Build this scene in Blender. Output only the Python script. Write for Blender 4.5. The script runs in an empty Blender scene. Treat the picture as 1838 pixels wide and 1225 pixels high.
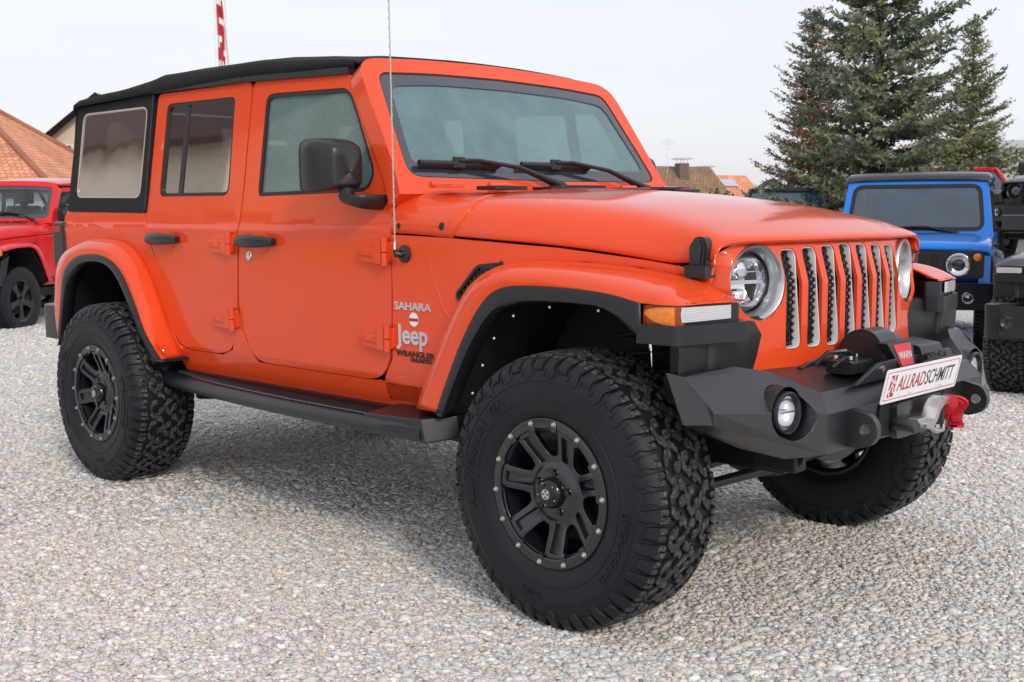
import bpy, bmesh, math, random
from math import sin, cos, pi, radians, sqrt, atan2
from mathutils import Vector, Matrix
from mathutils.geometry import tessellate_polygon
import numpy as np
C = bpy.context.scene.collection
SC = bpy.context.scene
random.seed(7); RNG = np.random.default_rng(5)

# ------------------------------------------------------------ camera
CAM = Vector((2.3984, -3.6061, 1.3041))
F = Vector((-0.69414552, 0.71145018, -0.10954743))
R_ = Vector((0.71611339, 0.69796798, -0.00472357))
U = Vector((-0.07310002, 0.08172723, 0.99397035))
cd = bpy.data.cameras.new('camera'); cam = bpy.data.objects.new('camera', cd); C.objects.link(cam)
M3 = Matrix((R_, U, -F)).transposed()
cam.matrix_world = Matrix.Translation(CAM) @ M3.to_4x4()
cd.sensor_width = 23.5; cd.lens = 2087.3/1838*23.5; cd.clip_start = .05; cd.clip_end = 3000
cd.dof.use_dof = True; cd.dof.focus_distance = 4.3; cd.dof.aperture_fstop = 6.0
SC.camera = cam

# ------------------------------------------------------------ sky, sun, exposure
SUN_AZ, SUN_EL = radians(-24), radians(31)       # direction the sun stands in: x axis turned towards y
w = bpy.data.worlds.new("World"); SC.world = w; w.use_nodes = True
nt = w.node_tree; nt.nodes.clear()
wo = nt.nodes.new('ShaderNodeOutputWorld'); bg = nt.nodes.new('ShaderNodeBackground')
sky = nt.nodes.new('ShaderNodeTexSky'); sky.sky_type = 'NISHITA'; sky.sun_disc = False
sky.sun_elevation = SUN_EL; sky.sun_rotation = pi/2 - SUN_AZ
sky.air_density = 1.0; sky.dust_density = 3.0; sky.ozone_density = 1.0
# thin high haze: a soft white veil evens the blue out
hz = nt.nodes.new('ShaderNodeMix'); hz.data_type = 'RGBA'; hz.inputs[0].default_value = .72
hz.inputs[7].default_value = (9.5, 9.55, 10.2, 1)
tcw = nt.nodes.new('ShaderNodeTexCoord'); mpw = nt.nodes.new('ShaderNodeMapping'); mpw.inputs['Scale'].default_value = (1.2, 1.2, 4.5)
nw = nt.nodes.new('ShaderNodeTexNoise'); nw.inputs['Scale'].default_value = 1.6; nw.inputs['Detail'].default_value = 5; nw.inputs['Roughness'].default_value = .55
mw = nt.nodes.new('ShaderNodeMapRange'); mw.inputs[1].default_value = .32; mw.inputs[2].default_value = .68; mw.inputs[3].default_value = .64; mw.inputs[4].default_value = .76
nt.links.new(tcw.outputs['Generated'], mpw.inputs[0]); nt.links.new(mpw.outputs[0], nw.inputs['Vector']); nt.links.new(nw.outputs[0], mw.inputs[0]); nt.links.new(mw.outputs[0], hz.inputs[0])
nt.links.new(sky.outputs[0], hz.inputs[6]); nt.links.new(hz.outputs[2], bg.inputs[0])
bg.inputs[1].default_value = .092
nt.links.new(bg.outputs[0], wo.inputs[0])
sd = bpy.data.lights.new('sun', 'SUN'); sd.energy = 1.12; sd.angle = radians(11); sd.color = (1, .91, .80)
so = bpy.data.objects.new('sun', sd); C.objects.link(so)
sdir = Vector((cos(SUN_EL)*cos(SUN_AZ), cos(SUN_EL)*sin(SUN_AZ), sin(SUN_EL)))
so.rotation_euler = sdir.to_track_quat('Z', 'Y').to_euler()
SC.view_settings.view_transform = 'Standard'; SC.view_settings.look = 'None'
SC.view_settings.exposure = 0.34; SC.view_settings.gamma = 1.0

# ------------------------------------------------------------ materials
def nodes(name):
    m = bpy.data.materials.new(name); m.use_nodes = True
    t = m.node_tree; b = t.nodes['Principled BSDF']
    return m, t, b
def setp(b, **k):
    for a, v in k.items():
        b.inputs[a.replace('_', ' ')].default_value = v if not isinstance(v, tuple) or len(v) == 4 else (*v, 1)
def nz(t, scale, detail=3, rough=.5, coord='Object'):
    tc = t.nodes.new('ShaderNodeTexCoord'); n = t.nodes.new('ShaderNodeTexNoise')
    n.inputs['Scale'].default_value = scale; n.inputs['Detail'].default_value = detail; n.inputs['Roughness'].default_value = rough
    t.links.new(tc.outputs[coord], n.inputs['Vector']); return n
def bump(t, b, src, strength=.3, dist=.01):
    u = t.nodes.new('ShaderNodeBump'); u.inputs['Strength'].default_value = strength; u.inputs['Distance'].default_value = dist
    t.links.new(src, u.inputs['Height']); t.links.new(u.outputs[0], b.inputs['Normal']); return u
def ramp(t, src, stops):
    r = t.nodes.new('ShaderNodeValToRGB'); e = r.color_ramp.elements
    while len(e) < len(stops): e.new(.5)
    for i, (p, c) in enumerate(stops):
        e[i].position = p; e[i].color = (*c, 1) if len(c) == 3 else c
    t.links.new(src, r.inputs[0]); return r
def mat(name, col, rough=.5, metal=0., coat=0., var=.08, nscale=8, bmp=0, bscale=200, **k):
    m, t, b = nodes(name)
    setp(b, Roughness=rough, Metallic=metal, Coat_Weight=coat, Coat_Roughness=.06, **k)
    n = nz(t, nscale)
    r = ramp(t, n.outputs[0], [(.3, tuple(c*(1-var) for c in col)), (.7, tuple(min(1, c*(1+var)) for c in col))])
    t.links.new(r.outputs[0], b.inputs['Base Color'])
    if bmp:
        n2 = nz(t, bscale, 4, .6); bump(t, b, n2.outputs[0], bmp, .002)
    return m
def paint(name, col, rough=.38, coat=.85):
    m, t, b = nodes(name); setp(b, Roughness=rough, Coat_Weight=coat, Coat_Roughness=.05, Specular_IOR_Level=.05)
    n = nz(t, 2.2, 5, .6)                       # faint dust film
    r = ramp(t, n.outputs[0], [(.35, col), (.8, tuple(c*.95+.008 for c in col))])
    t.links.new(r.outputs[0], b.inputs['Base Color'])
    n2 = nz(t, 3.2, 2, .4); u = bump(t, b, n2.outputs[0], .10, .01)
    t.links.new(u.outputs[0], b.inputs['Coat Normal'])
    n3 = nz(t, 6, 6, .7); rr = t.nodes.new('ShaderNodeMapRange'); rr.inputs[3].default_value = .03; rr.inputs[4].default_value = .13
    t.links.new(n3.outputs[0], rr.inputs[0]); t.links.new(rr.outputs[0], b.inputs['Coat Roughness'])
    return m
M = {}
M['orange'] = paint('orange_paint', (.76, .073, .0150))
M['red'] = paint('red_paint', (.66, .012, .014))
M['blue'] = paint('blue_paint', (.010, .20, .72))
M['blackpaint'] = paint('black_paint', (.012, .013, .017))
M['plastic'] = mat('grained_plastic', (.0105, .0125, .018), .32, bmp=.25, bscale=700, var=.12, Specular_IOR_Level=.55)
M['powder'] = mat('powder_coat', (.0075, .009, .0125), .28, bmp=.3, bscale=900, var=.15, nscale=5, Specular_IOR_Level=1.0)
M['satin'] = mat('satin_black', (.014, .015, .018), .34, var=.15)
M['gloss'] = mat('gloss_black', (.008, .008, .01), .12)
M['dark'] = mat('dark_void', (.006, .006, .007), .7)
M['under'] = mat('underbody', (.012, .012, .013), .5, var=.4)
M['rubbertrim'] = mat('rubber_trim', (.012, .012, .014), .5)
M['silver'] = mat('silver_paint', (.76, .77, .79), .26, .4)
M['bowl'] = mat('lamp_bowl', (.58, .60, .63), .30, .85)
M['chrome'] = mat('chrome', (.80, .82, .85), .08, 1.)
M['alloy'] = mat('cast_alloy', (.62, .63, .65), .28, 1., bmp=.1, bscale=300)
M['reflector'] = mat('reflector_bowl', (.74, .76, .80), .14, .95)
M['white'] = mat('white_plate', (.82, .83, .86), .3, var=.02)
M['redink'] = mat('red_ink', (.45, .012, .03), .4)
M['greyink'] = mat('grey_ink', (.045, .05, .06), .4)
M['badge'] = mat('badge_silver', (.70, .71, .73), .22, .8)
M['decal'] = mat('dark_decal', (.02, .015, .016), .35)
M['amber'] = mat('amber_lens', (.80, .22, .004), .18, coat=1., var=.25, nscale=120)
M['orangelens'] = mat('amber_edge', (.30, .05, .01), .2)
M['redlens'] = mat('red_lens', (.35, .01, .01), .15)
M['strap'] = mat('red_strap', (.55, .01, .025), .6, bmp=.3, bscale=500)
M['seat'] = mat('seat_fabric', (.035, .035, .038), .8)
def ribbed(name, col, scale, axis=2):
    m, t, b = nodes(name); setp(b, Roughness=.22, Coat_Weight=.6)
    tc = t.nodes.new('ShaderNodeTexCoord'); wv = t.nodes.new('ShaderNodeTexWave'); wv.bands_direction = 'XYZ'[axis]
    wv.inputs['Scale'].default_value = scale
    t.links.new(tc.outputs['Object'], wv.inputs['Vector']); bump(t, b, wv.outputs[1], .6, .002)
    r = ramp(t, wv.outputs[1], [(0, tuple(c*.8 for c in col)), (1, col)]); t.links.new(r.outputs[0], b.inputs['Base Color'])
    return m
M['drl'] = ribbed('ribbed_clear_lens', (.62, .64, .68), 60)
M['tread'] = ribbed('step_tread', (.014, .014, .02), 18, 0)
def fabric():
    m, t, b = nodes('soft_top_fabric'); setp(b, Roughness=.9, Base_Color=(.0045, .005, .0075))
    n = nz(t, 7, 5, .55); n2 = nz(t, 900, 2)
    mx = t.nodes.new('ShaderNodeMath'); mx.operation = 'MULTIPLY_ADD'; mx.inputs[1].default_value = .04
    t.links.new(n2.outputs[0], mx.inputs[0]); t.links.new(n.outputs[0], mx.inputs[2])
    bump(t, b, mx.outputs[0], .55, .03)
    return m
M['fabric'] = fabric()
def glass(name, tint, trans, fog=None, rough=.03, spots=False, ripple=0):
    m = bpy.data.materials.new(name); m.use_nodes = True; t = m.node_tree; t.nodes.clear()
    out = t.nodes.new('ShaderNodeOutputMaterial'); gl = t.nodes.new('ShaderNodeBsdfGlossy'); gl.inputs['Roughness'].default_value = rough
    gl.inputs['Color'].default_value = (1, 1, 1, 1)
    tr = t.nodes.new('ShaderNodeBsdfTransparent'); tr.inputs[0].default_value = (*tint, 1)
    base = tr.outputs[0]
    if fog:
        df = t.nodes.new('ShaderNodeBsdfDiffuse'); df.inputs[0].default_value = (*fog, 1)
        tl = t.nodes.new('ShaderNodeBsdfTranslucent'); tl.inputs[0].default_value = (*fog, 1)
        m1 = t.nodes.new('ShaderNodeMixShader'); m1.inputs[0].default_value = .5
        t.links.new(df.outputs[0], m1.inputs[1]); t.links.new(tl.outputs[0], m1.inputs[2])
        m2 = t.nodes.new('ShaderNodeMixShader'); m2.inputs[0].default_value = 1-trans
        t.links.new(base, m2.inputs[1]); t.links.new(m1.outputs[0], m2.inputs[2]); base = m2.outputs[0]
        n = nz(t, 4.5, 4, .6); 
        rr = t.nodes.new('ShaderNodeMapRange'); rr.inputs[1].default_value = .3; rr.inputs[2].default_value = .7
        rr.inputs[3].default_value = max(0, 1-trans-.13); rr.inputs[4].default_value = min(1, 1-trans+.13)
        t.links.new(n.outputs[0], rr.inputs[0]); t.links.new(rr.outputs[0], m2.inputs[0])
        if spots:
            tc = t.nodes.new('ShaderNodeTexCoord'); v = t.nodes.new('ShaderNodeTexVoronoi'); v.inputs['Scale'].default_value = 130
            t.links.new(tc.outputs['Object'], v.inputs['Vector'])
            r2 = ramp(t, v.outputs[0], [(.15, (1.0,)*3), (.5, (.0,)*3)])
            mm = t.nodes.new('ShaderNodeMath'); mm.operation = 'MULTIPLY_ADD'; mm.inputs[1].default_value = .22
            t.links.new(r2.outputs[0], mm.inputs[0]); t.links.new(rr.outputs[0], mm.inputs[2]); t.links.new(mm.outputs[0], m2.inputs[0])
    geo = t.nodes.new('ShaderNodeNewGeometry'); dt = t.nodes.new('ShaderNodeVectorMath'); dt.operation = 'DOT_PRODUCT'
    t.links.new(geo.outputs['Normal'], dt.inputs[0]); t.links.new(geo.outputs['Incoming'], dt.inputs[1])
    ab = t.nodes.new('ShaderNodeMath'); ab.operation = 'ABSOLUTE'; t.links.new(dt.outputs['Value'], ab.inputs[0])
    om = t.nodes.new('ShaderNodeMath'); om.operation = 'SUBTRACT'; om.inputs[0].default_value = 1.; t.links.new(ab.outputs[0], om.inputs[1])
    pw = t.nodes.new('ShaderNodeMath'); pw.operation = 'POWER'; pw.inputs[1].default_value = 5.; t.links.new(om.outputs[0], pw.inputs[0])
    fr = t.nodes.new('ShaderNodeMath'); fr.operation = 'MULTIPLY_ADD'; fr.inputs[1].default_value = .95; fr.inputs[2].default_value = .05; t.links.new(pw.outputs[0], fr.inputs[0])
    m3 = t.nodes.new('ShaderNodeMixShader'); t.links.new(base, m3.inputs[1]); t.links.new(gl.outputs[0], m3.inputs[2])
    if ripple:
        n = nz(t, 3.0, 2, .4); u = t.nodes.new('ShaderNodeBump'); u.inputs['Strength'].default_value = ripple; u.inputs['Distance'].default_value = .02
        t.links.new(n.outputs[0], u.inputs['Height']); t.links.new(u.outputs[0], gl.inputs['Normal'])
    mb = t.nodes.new('ShaderNodeMath'); mb.operation = 'MULTIPLY_ADD'; mb.inputs[1].default_value = 1.0; mb.inputs[2].default_value = .0
    mb.label = 'k'; t.links.new(fr.outputs[0], mb.inputs[0]); t.links.new(mb.outputs[0], m3.inputs[0])
    t.links.new(m3.outputs[0], out.inputs[0]); m['fres'] = 1
    return m
M['wsglass'] = glass('misted_windshield', (.74, .90, .88), .42, (.25, .53, .57))
M['fogglass'] = glass('condensation_glass', (.5, .62, .58), .20, (.26, .42, .42), spots=True)
M['sideglass'] = glass('tinted_glass', (.10, .10, .11), 1)
M['vinyl'] = glass('tinted_vinyl', (.22, .19, .17), 1, rough=.05, ripple=.13)
M['clearglass'] = glass('clear_lens', (.97, .98, 1), 1, rough=.01)
M['darkglass'] = glass('dark_glass', (.25, .32, .38), .35, (.045, .12, .20))
M['redcarglass'] = glass('car_glass', (.60, .72, .74), .85, (.3, .36, .38))
def fresmul(m, k, a):
    for n in m.node_tree.nodes:
        if n.label == 'k': n.inputs[1].default_value = k; n.inputs[2].default_value = a
fresmul(M['darkglass'], 1.0, .05); fresmul(M['wsglass'], 1.0, .06); fresmul(M['sideglass'], 1.0, .42); fresmul(M['vinyl'], 1.0, .62)     # mirror-like tint film
def rubber():
    m, t, b = nodes('tyre_rubber'); setp(b, Specular_IOR_Level=.38)
    n = nz(t, 45, 6, .7); n2 = nz(t, 260, 3, .6); n3 = nz(t, 6, 4, .6)
    r = ramp(t, n3.outputs[0], [(.35, (.0042, .0054, .0100)), (.75, (.0098, .0115, .018))])
    t.links.new(r.outputs[0], b.inputs['Base Color'])
    rr = t.nodes.new('ShaderNodeMapRange'); rr.inputs[3].default_value = .40; rr.inputs[4].default_value = .62
    t.links.new(n.outputs[0], rr.inputs[0]); t.links.new(rr.outputs[0], b.inputs['Roughness'])
    mx = t.nodes.new('ShaderNodeMath'); mx.operation = 'ADD'
    t.links.new(n.outputs[0], mx.inputs[0]); t.links.new(n2.outputs[0], mx.inputs[1]); bump(t, b, mx.outputs[0], .5, .0025)
    return m
M['rubber'] = rubber()
def treadrub():
    m, t, b = nodes('sparkle_tread_rubber')
    n = nz(t, 150, 6, .8); n3 = nz(t, 75, 6, .75)
    r = ramp(t, n3.outputs[0], [(.40, (.010, .0105, .012)), (.54, (.050, .050, .052)), (.68, (.24, .235, .235))])  # pale specks in the colour imitate sunlit sparkle on the tread
    t.links.new(r.outputs[0], b.inputs['Base Color'])
    rr = t.nodes.new('ShaderNodeMapRange'); rr.inputs[3].default_value = .25; rr.inputs[4].default_value = .75
    t.links.new(n.outputs[0], rr.inputs[0]); t.links.new(rr.outputs[0], b.inputs['Roughness']); bump(t, b, n.outputs[0], 1., .007)
    return m
M['treadtop'] = treadrub()
M['rim'] = mat('satin_black_rim', (.0075, .0095, .015), .25, .0, var=.1, nscale=20, Specular_IOR_Level=.9)
M['meshgrille'] = None
def honey():
    m, t, b = nodes('honeycomb_mesh'); setp(b, Roughness=.3)
    tc = t.nodes.new('ShaderNodeTexCoord'); v = t.nodes.new('ShaderNodeTexVoronoi'); v.inputs['Scale'].default_value = 62; v.inputs['Randomness'].default_value = 0
    t.links.new(tc.outputs['Object'], v.inputs['Vector'])
    r = ramp(t, v.outputs[0], [(.25, (.002, .002, .002)), (.5, (.022, .023, .026))]); t.links.new(r.outputs[0], b.inputs['Base Color'])
    bump(t, b, v.outputs[0], 1., .02); return m
M['meshgrille'] = honey()

# ------------------------------------------------------------ mesh helpers
class MB:
    def __init__(s): s.v = []; s.f = []; s.m = []
    def add(s, v, f, mi=0, T=None):
        o = len(s.v); s.v += [tuple(T @ Vector(p)) if T else tuple(p) for p in v]
        s.f += [tuple(i+o for i in q) for q in f]; s.m += [mi]*len(f); return s
    def box(s, a, b, mi=0, T=None):
        (x, y, z), (X, Y, Z) = a, b
        return s.add([(x,y,z),(X,y,z),(X,Y,z),(x,Y,z),(x,y,Z),(X,y,Z),(X,Y,Z),(x,Y,Z)],
                     [(0,3,2,1),(4,5,6,7),(0,1,5,4),(1,2,6,5),(2,3,7,6),(3,0,4,7)], mi, T)
    def lathe(s, prof, n=48, mi=0, T=None, a0=0, a1=2*pi, cap=False):
        """prof: (radius, height) pairs turned round the local z axis"""
        k = len(prof); full = abs(a1-a0-2*pi) < 1e-6; nn = n if full else n+1
        v = [(r*cos(a0+(a1-a0)*i/n), r*sin(a0+(a1-a0)*i/n), h) for i in range(nn) for r, h in prof]
        f = []
        for i in range(n):
            j = (i+1) % nn
            for q in range(k-1): f.append((i*k+q, j*k+q, j*k+q+1, i*k+q+1))
        return s.add(v, f, mi, T)
    def tube(s, pts, r, n=10, mi=0, cap=True, T=None):
        pts = [Vector(p) for p in pts]; v = []; f = []
        rr = r if isinstance(r, (list, tuple)) else [r]*len(pts)
        up = None
        for i, p in enumerate(pts):
            d = (pts[min(i+1, len(pts)-1)]-pts[max(i-1, 0)]).normalized()
            if up is None:
                a = Vector((0, 0, 1)) if abs(d.z) < .9 else Vector((1, 0, 0)); up = d.cross(a).normalized()
            up = (up-d*up.dot(d)).normalized(); sd_ = d.cross(up)
            for k in range(n):
                t = 2*pi*k/n; v.append(tuple(p+(up*cos(t)+sd_*sin(t))*rr[i]))
        for i in range(len(pts)-1):
            for k in range(n): f.append((i*n+k, i*n+(k+1) % n, (i+1)*n+(k+1) % n, (i+1)*n+k))
        if cap: f.append(tuple(range(n))[::-1]); f.append(tuple((len(pts)-1)*n+k for k in range(n)))
        return s.add(v, f, mi, T)
    def prism(s, poly, h0, h1, fn, mi=0, holes=(), T=None):
        """poly in 2D (u,v), extruded from h0 to h1; fn(u,v,h) -> xyz"""
        loops = [poly]+list(holes); flat = [p for l in loops for p in l]; n = len(flat)
        tri = tessellate_polygon([[Vector((p[0], p[1], 0)) for p in l] for l in loops])
        v = [fn(p[0], p[1], h0) for p in flat]+[fn(p[0], p[1], h1) for p in flat]
        f = [tuple(t) for t in tri]+[tuple(i+n for i in t[::-1]) for t in tri]; o = 0
        for l in loops:
            m = len(l)
            for i in range(m): f.append((o+i, o+(i+1) % m, o+(i+1) % m+n, o+i+n))
            o += m
        return s.add(v, f, mi, T)
    def grid(s, P, mi=0, close=False, T=None):
        r = len(P); c = len(P[0]); v = [p for row in P for p in row]; f = []
        for i in range(r-1):
            for j in range(c-1+(1 if close else 0)): f.append((i*c+j, i*c+(j+1) % c, (i+1)*c+(j+1) % c, (i+1)*c+j))
        return s.add(v, f, mi, T)
    def sweep(s, pts, prof, mi=0, closed=False):
        """2-D profile (a sideways in plan, b up) swept along pts"""
        pts = [Vector(p) for p in pts]; rows = []
        for i, p in enumerate(pts):
            d = (pts[min(i+1, len(pts)-1)]-pts[max(i-1, 0)]).normalized(); sd_ = d.cross(Vector((0, 0, 1))).normalized(); up = sd_.cross(d)
            rows.append([tuple(p+sd_*a+up*b) for a, b in prof])
        s.grid(rows, mi, close=True); n = len(prof); o = len(s.v)-len(pts)*n
        s.f.append(tuple(o+k for k in range(n))); s.m.append(mi); s.f.append(tuple(len(s.v)-n+k for k in range(n))[::-1]); s.m.append(mi)
        return s
def mesh(name, mb, mats, fixn=True, smooth=35):
    me = bpy.data.meshes.new(name); me.from_pydata(mb.v, [], mb.f)
    for m in (mats if isinstance(mats, (list, tuple)) else [mats]): me.materials.append(m)
    me.polygons.foreach_set('material_index', mb.m)
    if fixn:
        bm = bmesh.new(); bm.from_mesh(me); bmesh.ops.remove_doubles(bm, verts=bm.verts, dist=1e-5)
        bmesh.ops.recalc_face_normals(bm, faces=bm.faces); bm.to_mesh(me); bm.free()
    if smooth:
        me.polygons.foreach_set('use_smooth', [True]*len(me.polygons)); me.set_sharp_from_angle(angle=radians(smooth))
    return me
PW = {}
def attach(o, parent):
    o.parent = parent
    if parent is not None: o.matrix_parent_inverse = PW.get(parent.name, Matrix.Identity(4)).inverted()
def obj(name, mb, mats, parent=None, bev=0, seg=2, smooth=35, sub=0, sol=0, fixn=True, ang=35, label=None, soloff=-1):
    me = mb if isinstance(mb, bpy.types.Mesh) else mesh(name, mb, mats, fixn, smooth)
    o = bpy.data.objects.new(name, me); C.objects.link(o)
    if sol:
        s = o.modifiers.new('solid', 'SOLIDIFY'); s.thickness = sol; s.offset = soloff
    if bev:
        b = o.modifiers.new('bevel', 'BEVEL'); b.width = bev; b.segments = seg; b.limit_method = 'ANGLE'; b.angle_limit = radians(ang)
        b.harden_normals = True
    if sub:
        s = o.modifiers.new('sub', 'SUBSURF'); s.levels = s.render_levels = sub
    attach(o, parent)
    if label: o['label'] = label
    return o
def root(name, loc, label, cat, group=None, rz=0, kind=None):
    o = bpy.data.objects.new(name, None); C.objects.link(o); o.location = loc; o.rotation_euler = (0, 0, rz)
    PW[o.name] = Matrix.Translation(Vector(loc)) @ Matrix.Rotation(rz, 4, 'Z')
    o['label'] = label; o['category'] = cat
    if group: o['group'] = group
    if kind: o['kind'] = kind
    return o
def tag(o, label, cat, group=None, kind=None):
    o['label'] = label; o['category'] = cat
    if group: o['group'] = group
    if kind: o['kind'] = kind
    return o
def struct(o, label): o['kind'] = 'structure'; o['label'] = label; o['category'] = label.split()[-1]; return o
def rnd(poly, r=.02, seg=4):
    """round the corners of a 2-D polygon; r may be a list"""
    out = []; n = len(poly)
    for i in range(n):
        p = Vector(poly[i]); a = Vector(poly[i-1]); b = Vector(poly[(i+1) % n]); ri = r[i] if isinstance(r, (list, tuple)) else r
        if ri <= 0: out.append(tuple(p)); continue
        da = (a-p); db = (b-p); la = min(ri, da.length*.45); lb = min(ri, db.length*.45)
        q0 = p+da.normalized()*la; q1 = p+db.normalized()*lb
        for k in range(seg+1):
            t = k/seg; out.append(tuple(q0*(1-t)**2+p*2*t*(1-t)+q1*t*t))
    return out
def circ(cx, cy, r, n=32, r2=None): return [(cx+r*cos(2*pi*i/n), cy+(r2 or r)*sin(2*pi*i/n)) for i in range(n)]
def interp(x, xs, ys): return float(np.interp(x, xs, ys))
def sstep(a, b, x): t = min(1, max(0, (x-a)/(b-a))); return t*t*(3-2*t)
TXT = {}
def textmesh(s, size=1., bold=0., ext=.0, align='CENTER'):
    cu = bpy.data.curves.new('txt', 'FONT'); cu.body = s; cu.size = size; cu.align_x = align; cu.align_y = 'CENTER'
    cu.offset = bold; cu.extrude = ext; cu.resolution_u = 3
    o = bpy.data.objects.new('txt', cu); me = bpy.data.meshes.new_from_object(o)
    v = [tuple(a.co) for a in me.vertices]; f = [tuple(p.vertices) for p in me.polygons]
    bpy.data.objects.remove(o); bpy.data.curves.remove(cu); bpy.data.meshes.remove(me); return v, f
def text(mb, s, size, fn, mi=0, bold=0., ext=.001, align='CENTER', sx=1., shear=0.):
    v, f = textmesh(s, size, bold, ext, align)
    return mb.add([fn(p[0]*sx+p[1]*shear, p[1], p[2]) for p in v], f, mi)
def side_map(fy):
    return lambda s: (lambda u, v, h: (u, s*(fy(u, v)+h), v))
# ------------------------------------------------------------ the orange off-roader: body surfaces
def Yb(x, z):
    y = interp(z, [.55,.62,.70,1.20,1.235,1.26,1.31,1.39,1.87], [.770,.800,.822,.832,.836,.826,.816,.803,.742])
    t = min(1, max(0, (x+.7)/1.1)); t = t*t*(3-2*t)
    return y-.155*t
def panel(name, poly, s, mt, parent, holes=(), fy=Yb, sol=.02, bev=.004, off=0., dz=.07, dx=.14, smooth=35, seg=2):
    loops = [poly]+list(holes); flat = [p for l in loops for p in l]
    tri = tessellate_polygon([[Vector((p[0], p[1], 0)) for p in l] for l in loops])
    bm = bmesh.new(); vs = [bm.verts.new((p[0], 0, p[1])) for p in flat]
    for t in tri:
        try: bm.faces.new([vs[i] for i in t])
        except ValueError: pass
    bmesh.ops.dissolve_limit(bm, angle_limit=.01, verts=bm.verts, edges=bm.edges)
    for ax, st in ((2, dz), (0, dx)):
        lo = min(p[1 if ax == 2 else 0] for p in poly); hi = max(p[1 if ax == 2 else 0] for p in poly)
        k = math.floor(lo/st)+1
        cuts = []
        while k*st < hi: cuts.append(k*st); k += 1
        if ax == 2: cuts += [c for c in (1.235, 1.26, 1.20, .70, .62) if lo+.004 < c < hi-.004]
        for c in cuts:
            co = [0, 0, 0]; no = [0, 0, 0]; co[ax] = c; no[ax] = 1
            bmesh.ops.bisect_plane(bm, geom=bm.verts[:]+bm.edges[:]+bm.faces[:], dist=1e-6, plane_co=co, plane_no=no)
    bmesh.ops.triangulate(bm, faces=[f for f in bm.faces if len(f.verts) > 4])
    for v in bm.verts: v.co.y = s*(fy(v.co.x, v.co.z)+off)
    bm.normal_update()
    if sum(f.normal.y*f.calc_area() for f in bm.faces)*s < 0: bmesh.ops.reverse_faces(bm, faces=bm.faces)
    me = bpy.data.meshes.new(name); bm.to_mesh(me); bm.free(); me.materials.append(mt)
    me.polygons.foreach_set('use_smooth', [True]*len(me.polygons))
    return obj(name, me, None, parent, bev=bev, seg=seg, sol=sol, fixn=False)

fB = [(-.775,.612),(-.662,.795),(-.575,.940),(-.484,1.061),(-.377,1.125),(-.256,1.146),(-.069,1.146),(.13,1.132),(.283,1.112),(.325,1.104),(.355,1.096),(.375,1.086)]
fL = [(-.575,.618),(-.527,.72),(-.441,.88),(-.346,1.008),(-.255,1.063),(-.106,1.076),(.08,1.072),(.211,1.061),(.315,1.042),(.437,1.040),(.464,1.040),(.488,1.040)]
fLy = [.935]*9+[.926,.80,.675]
fM = [(-.537,.612),(-.479,.725),(-.395,.865),(-.302,.973),(-.212,1.011),(-.102,1.024),(.084,1.025),(.194,1.01),(.278,.966),(.36,.922)]
rB = [(-3.64,.98),(-3.608,1.073),(-3.502,1.134),(-3.307,1.18),(-3.097,1.188),(-2.902,1.157),(-2.765,1.066),(-2.659,.923),(-2.59,.800),(-2.50,.640)]
rL = [(-3.56,.66),(-3.485,.85),(-3.43,1.0),(-3.33,1.075),(-3.19,1.108),(-2.985,1.105),(-2.822,1.042),(-2.698,.901),(-2.594,.75),(-2.45,.642)]
rM = [(-3.52,.66),(-3.445,.84),(-3.385,.96),(-3.29,1.035),(-3.154,1.070),(-2.99,1.067),(-2.87,1.015),(-2.744,.876),(-2.648,.735),(-2.55,.632)]
hoodX = [-.95,-.632,-.171,.13,.30,.43]; hoodZ = [1.229,1.221,1.193,1.160,1.138,1.150]
def ze(x): return interp(x, hoodX, hoodZ)
def zt(x): return interp(x, [-.95,-.6,-.3,0,.2,.33,.41,.455,.475], [1.392,1.383,1.367,1.335,1.304,1.276,1.250,1.234,1.222])
HF = [(1,0),(.998,.22),(.985,.45),(.955,.66),(.90,.82),(.82,.92),(.72,.975),(.58,1.02),(.4,1.07),(.2,1.10),(0,1.11)]
HF2 = [(1,0),(.999,.30),(.995,.55),(.98,.76),(.95,.90),(.88,.965),(.78,.99),(.60,1.0),(.40,1.01),(.20,1.015),(0,1.02)]
def hoodpt(x, k, dy=0.):
    q = sstep(.15, .42, x); yf, zf = (HF[k][0]*(1-q)+HF2[k][0]*q, HF[k][1]*(1-q)+HF2[k][1]*q); y0 = Yb(min(x, .43), 1.2)-.003; e = ze(x)+.003; t = zt(x)
    if x > .33: e = e+(min(e, t)-e)*0
    y = y0*yf; z = e+(t-e)*zf
    bow = -.062*(abs(y)/.62)**2.4*sstep(-.1, .45, x)
    return (x+bow, y, z)
DOORF = rnd([(-1.945,1.21),(-1.975,.88),(-1.93,.78),(-1.855,.672),(-1.02,.672),(-.952,.76),(-.938,1.0),(-.930,1.23),(-.958,1.412),(-1.137,1.692),(-1.255,1.846),(-1.932,1.866)], [.03,.1,.05,.09,.10,.08,.05,.05,.05,.2,.04,.03])
DOORR = rnd([(-1.955,1.21),(-1.990,.88),(-2.03,.715),(-2.13,.684),(-2.42,.684),(-2.515,.72),(-2.575,.88),(-2.655,1.085),(-2.735,1.20),(-2.762,1.30),(-2.740,1.872),(-1.945,1.869)], [.03,.05,.08,.08,.05,.08,.2,.2,.06,.04,.03,.03])
WINF = rnd([(-1.838,1.378),(-1.10,1.386),(-1.058,1.455),(-1.20,1.70),(-1.262,1.792),(-1.79,1.808),(-1.832,1.79)], [.03,.05,.05,.1,.05,.04,.03])
WINR = rnd([(-2.665,1.388),(-2.060,1.384),(-2.068,1.815),(-2.655,1.822)], [.04,.05,.03,.04])
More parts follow.
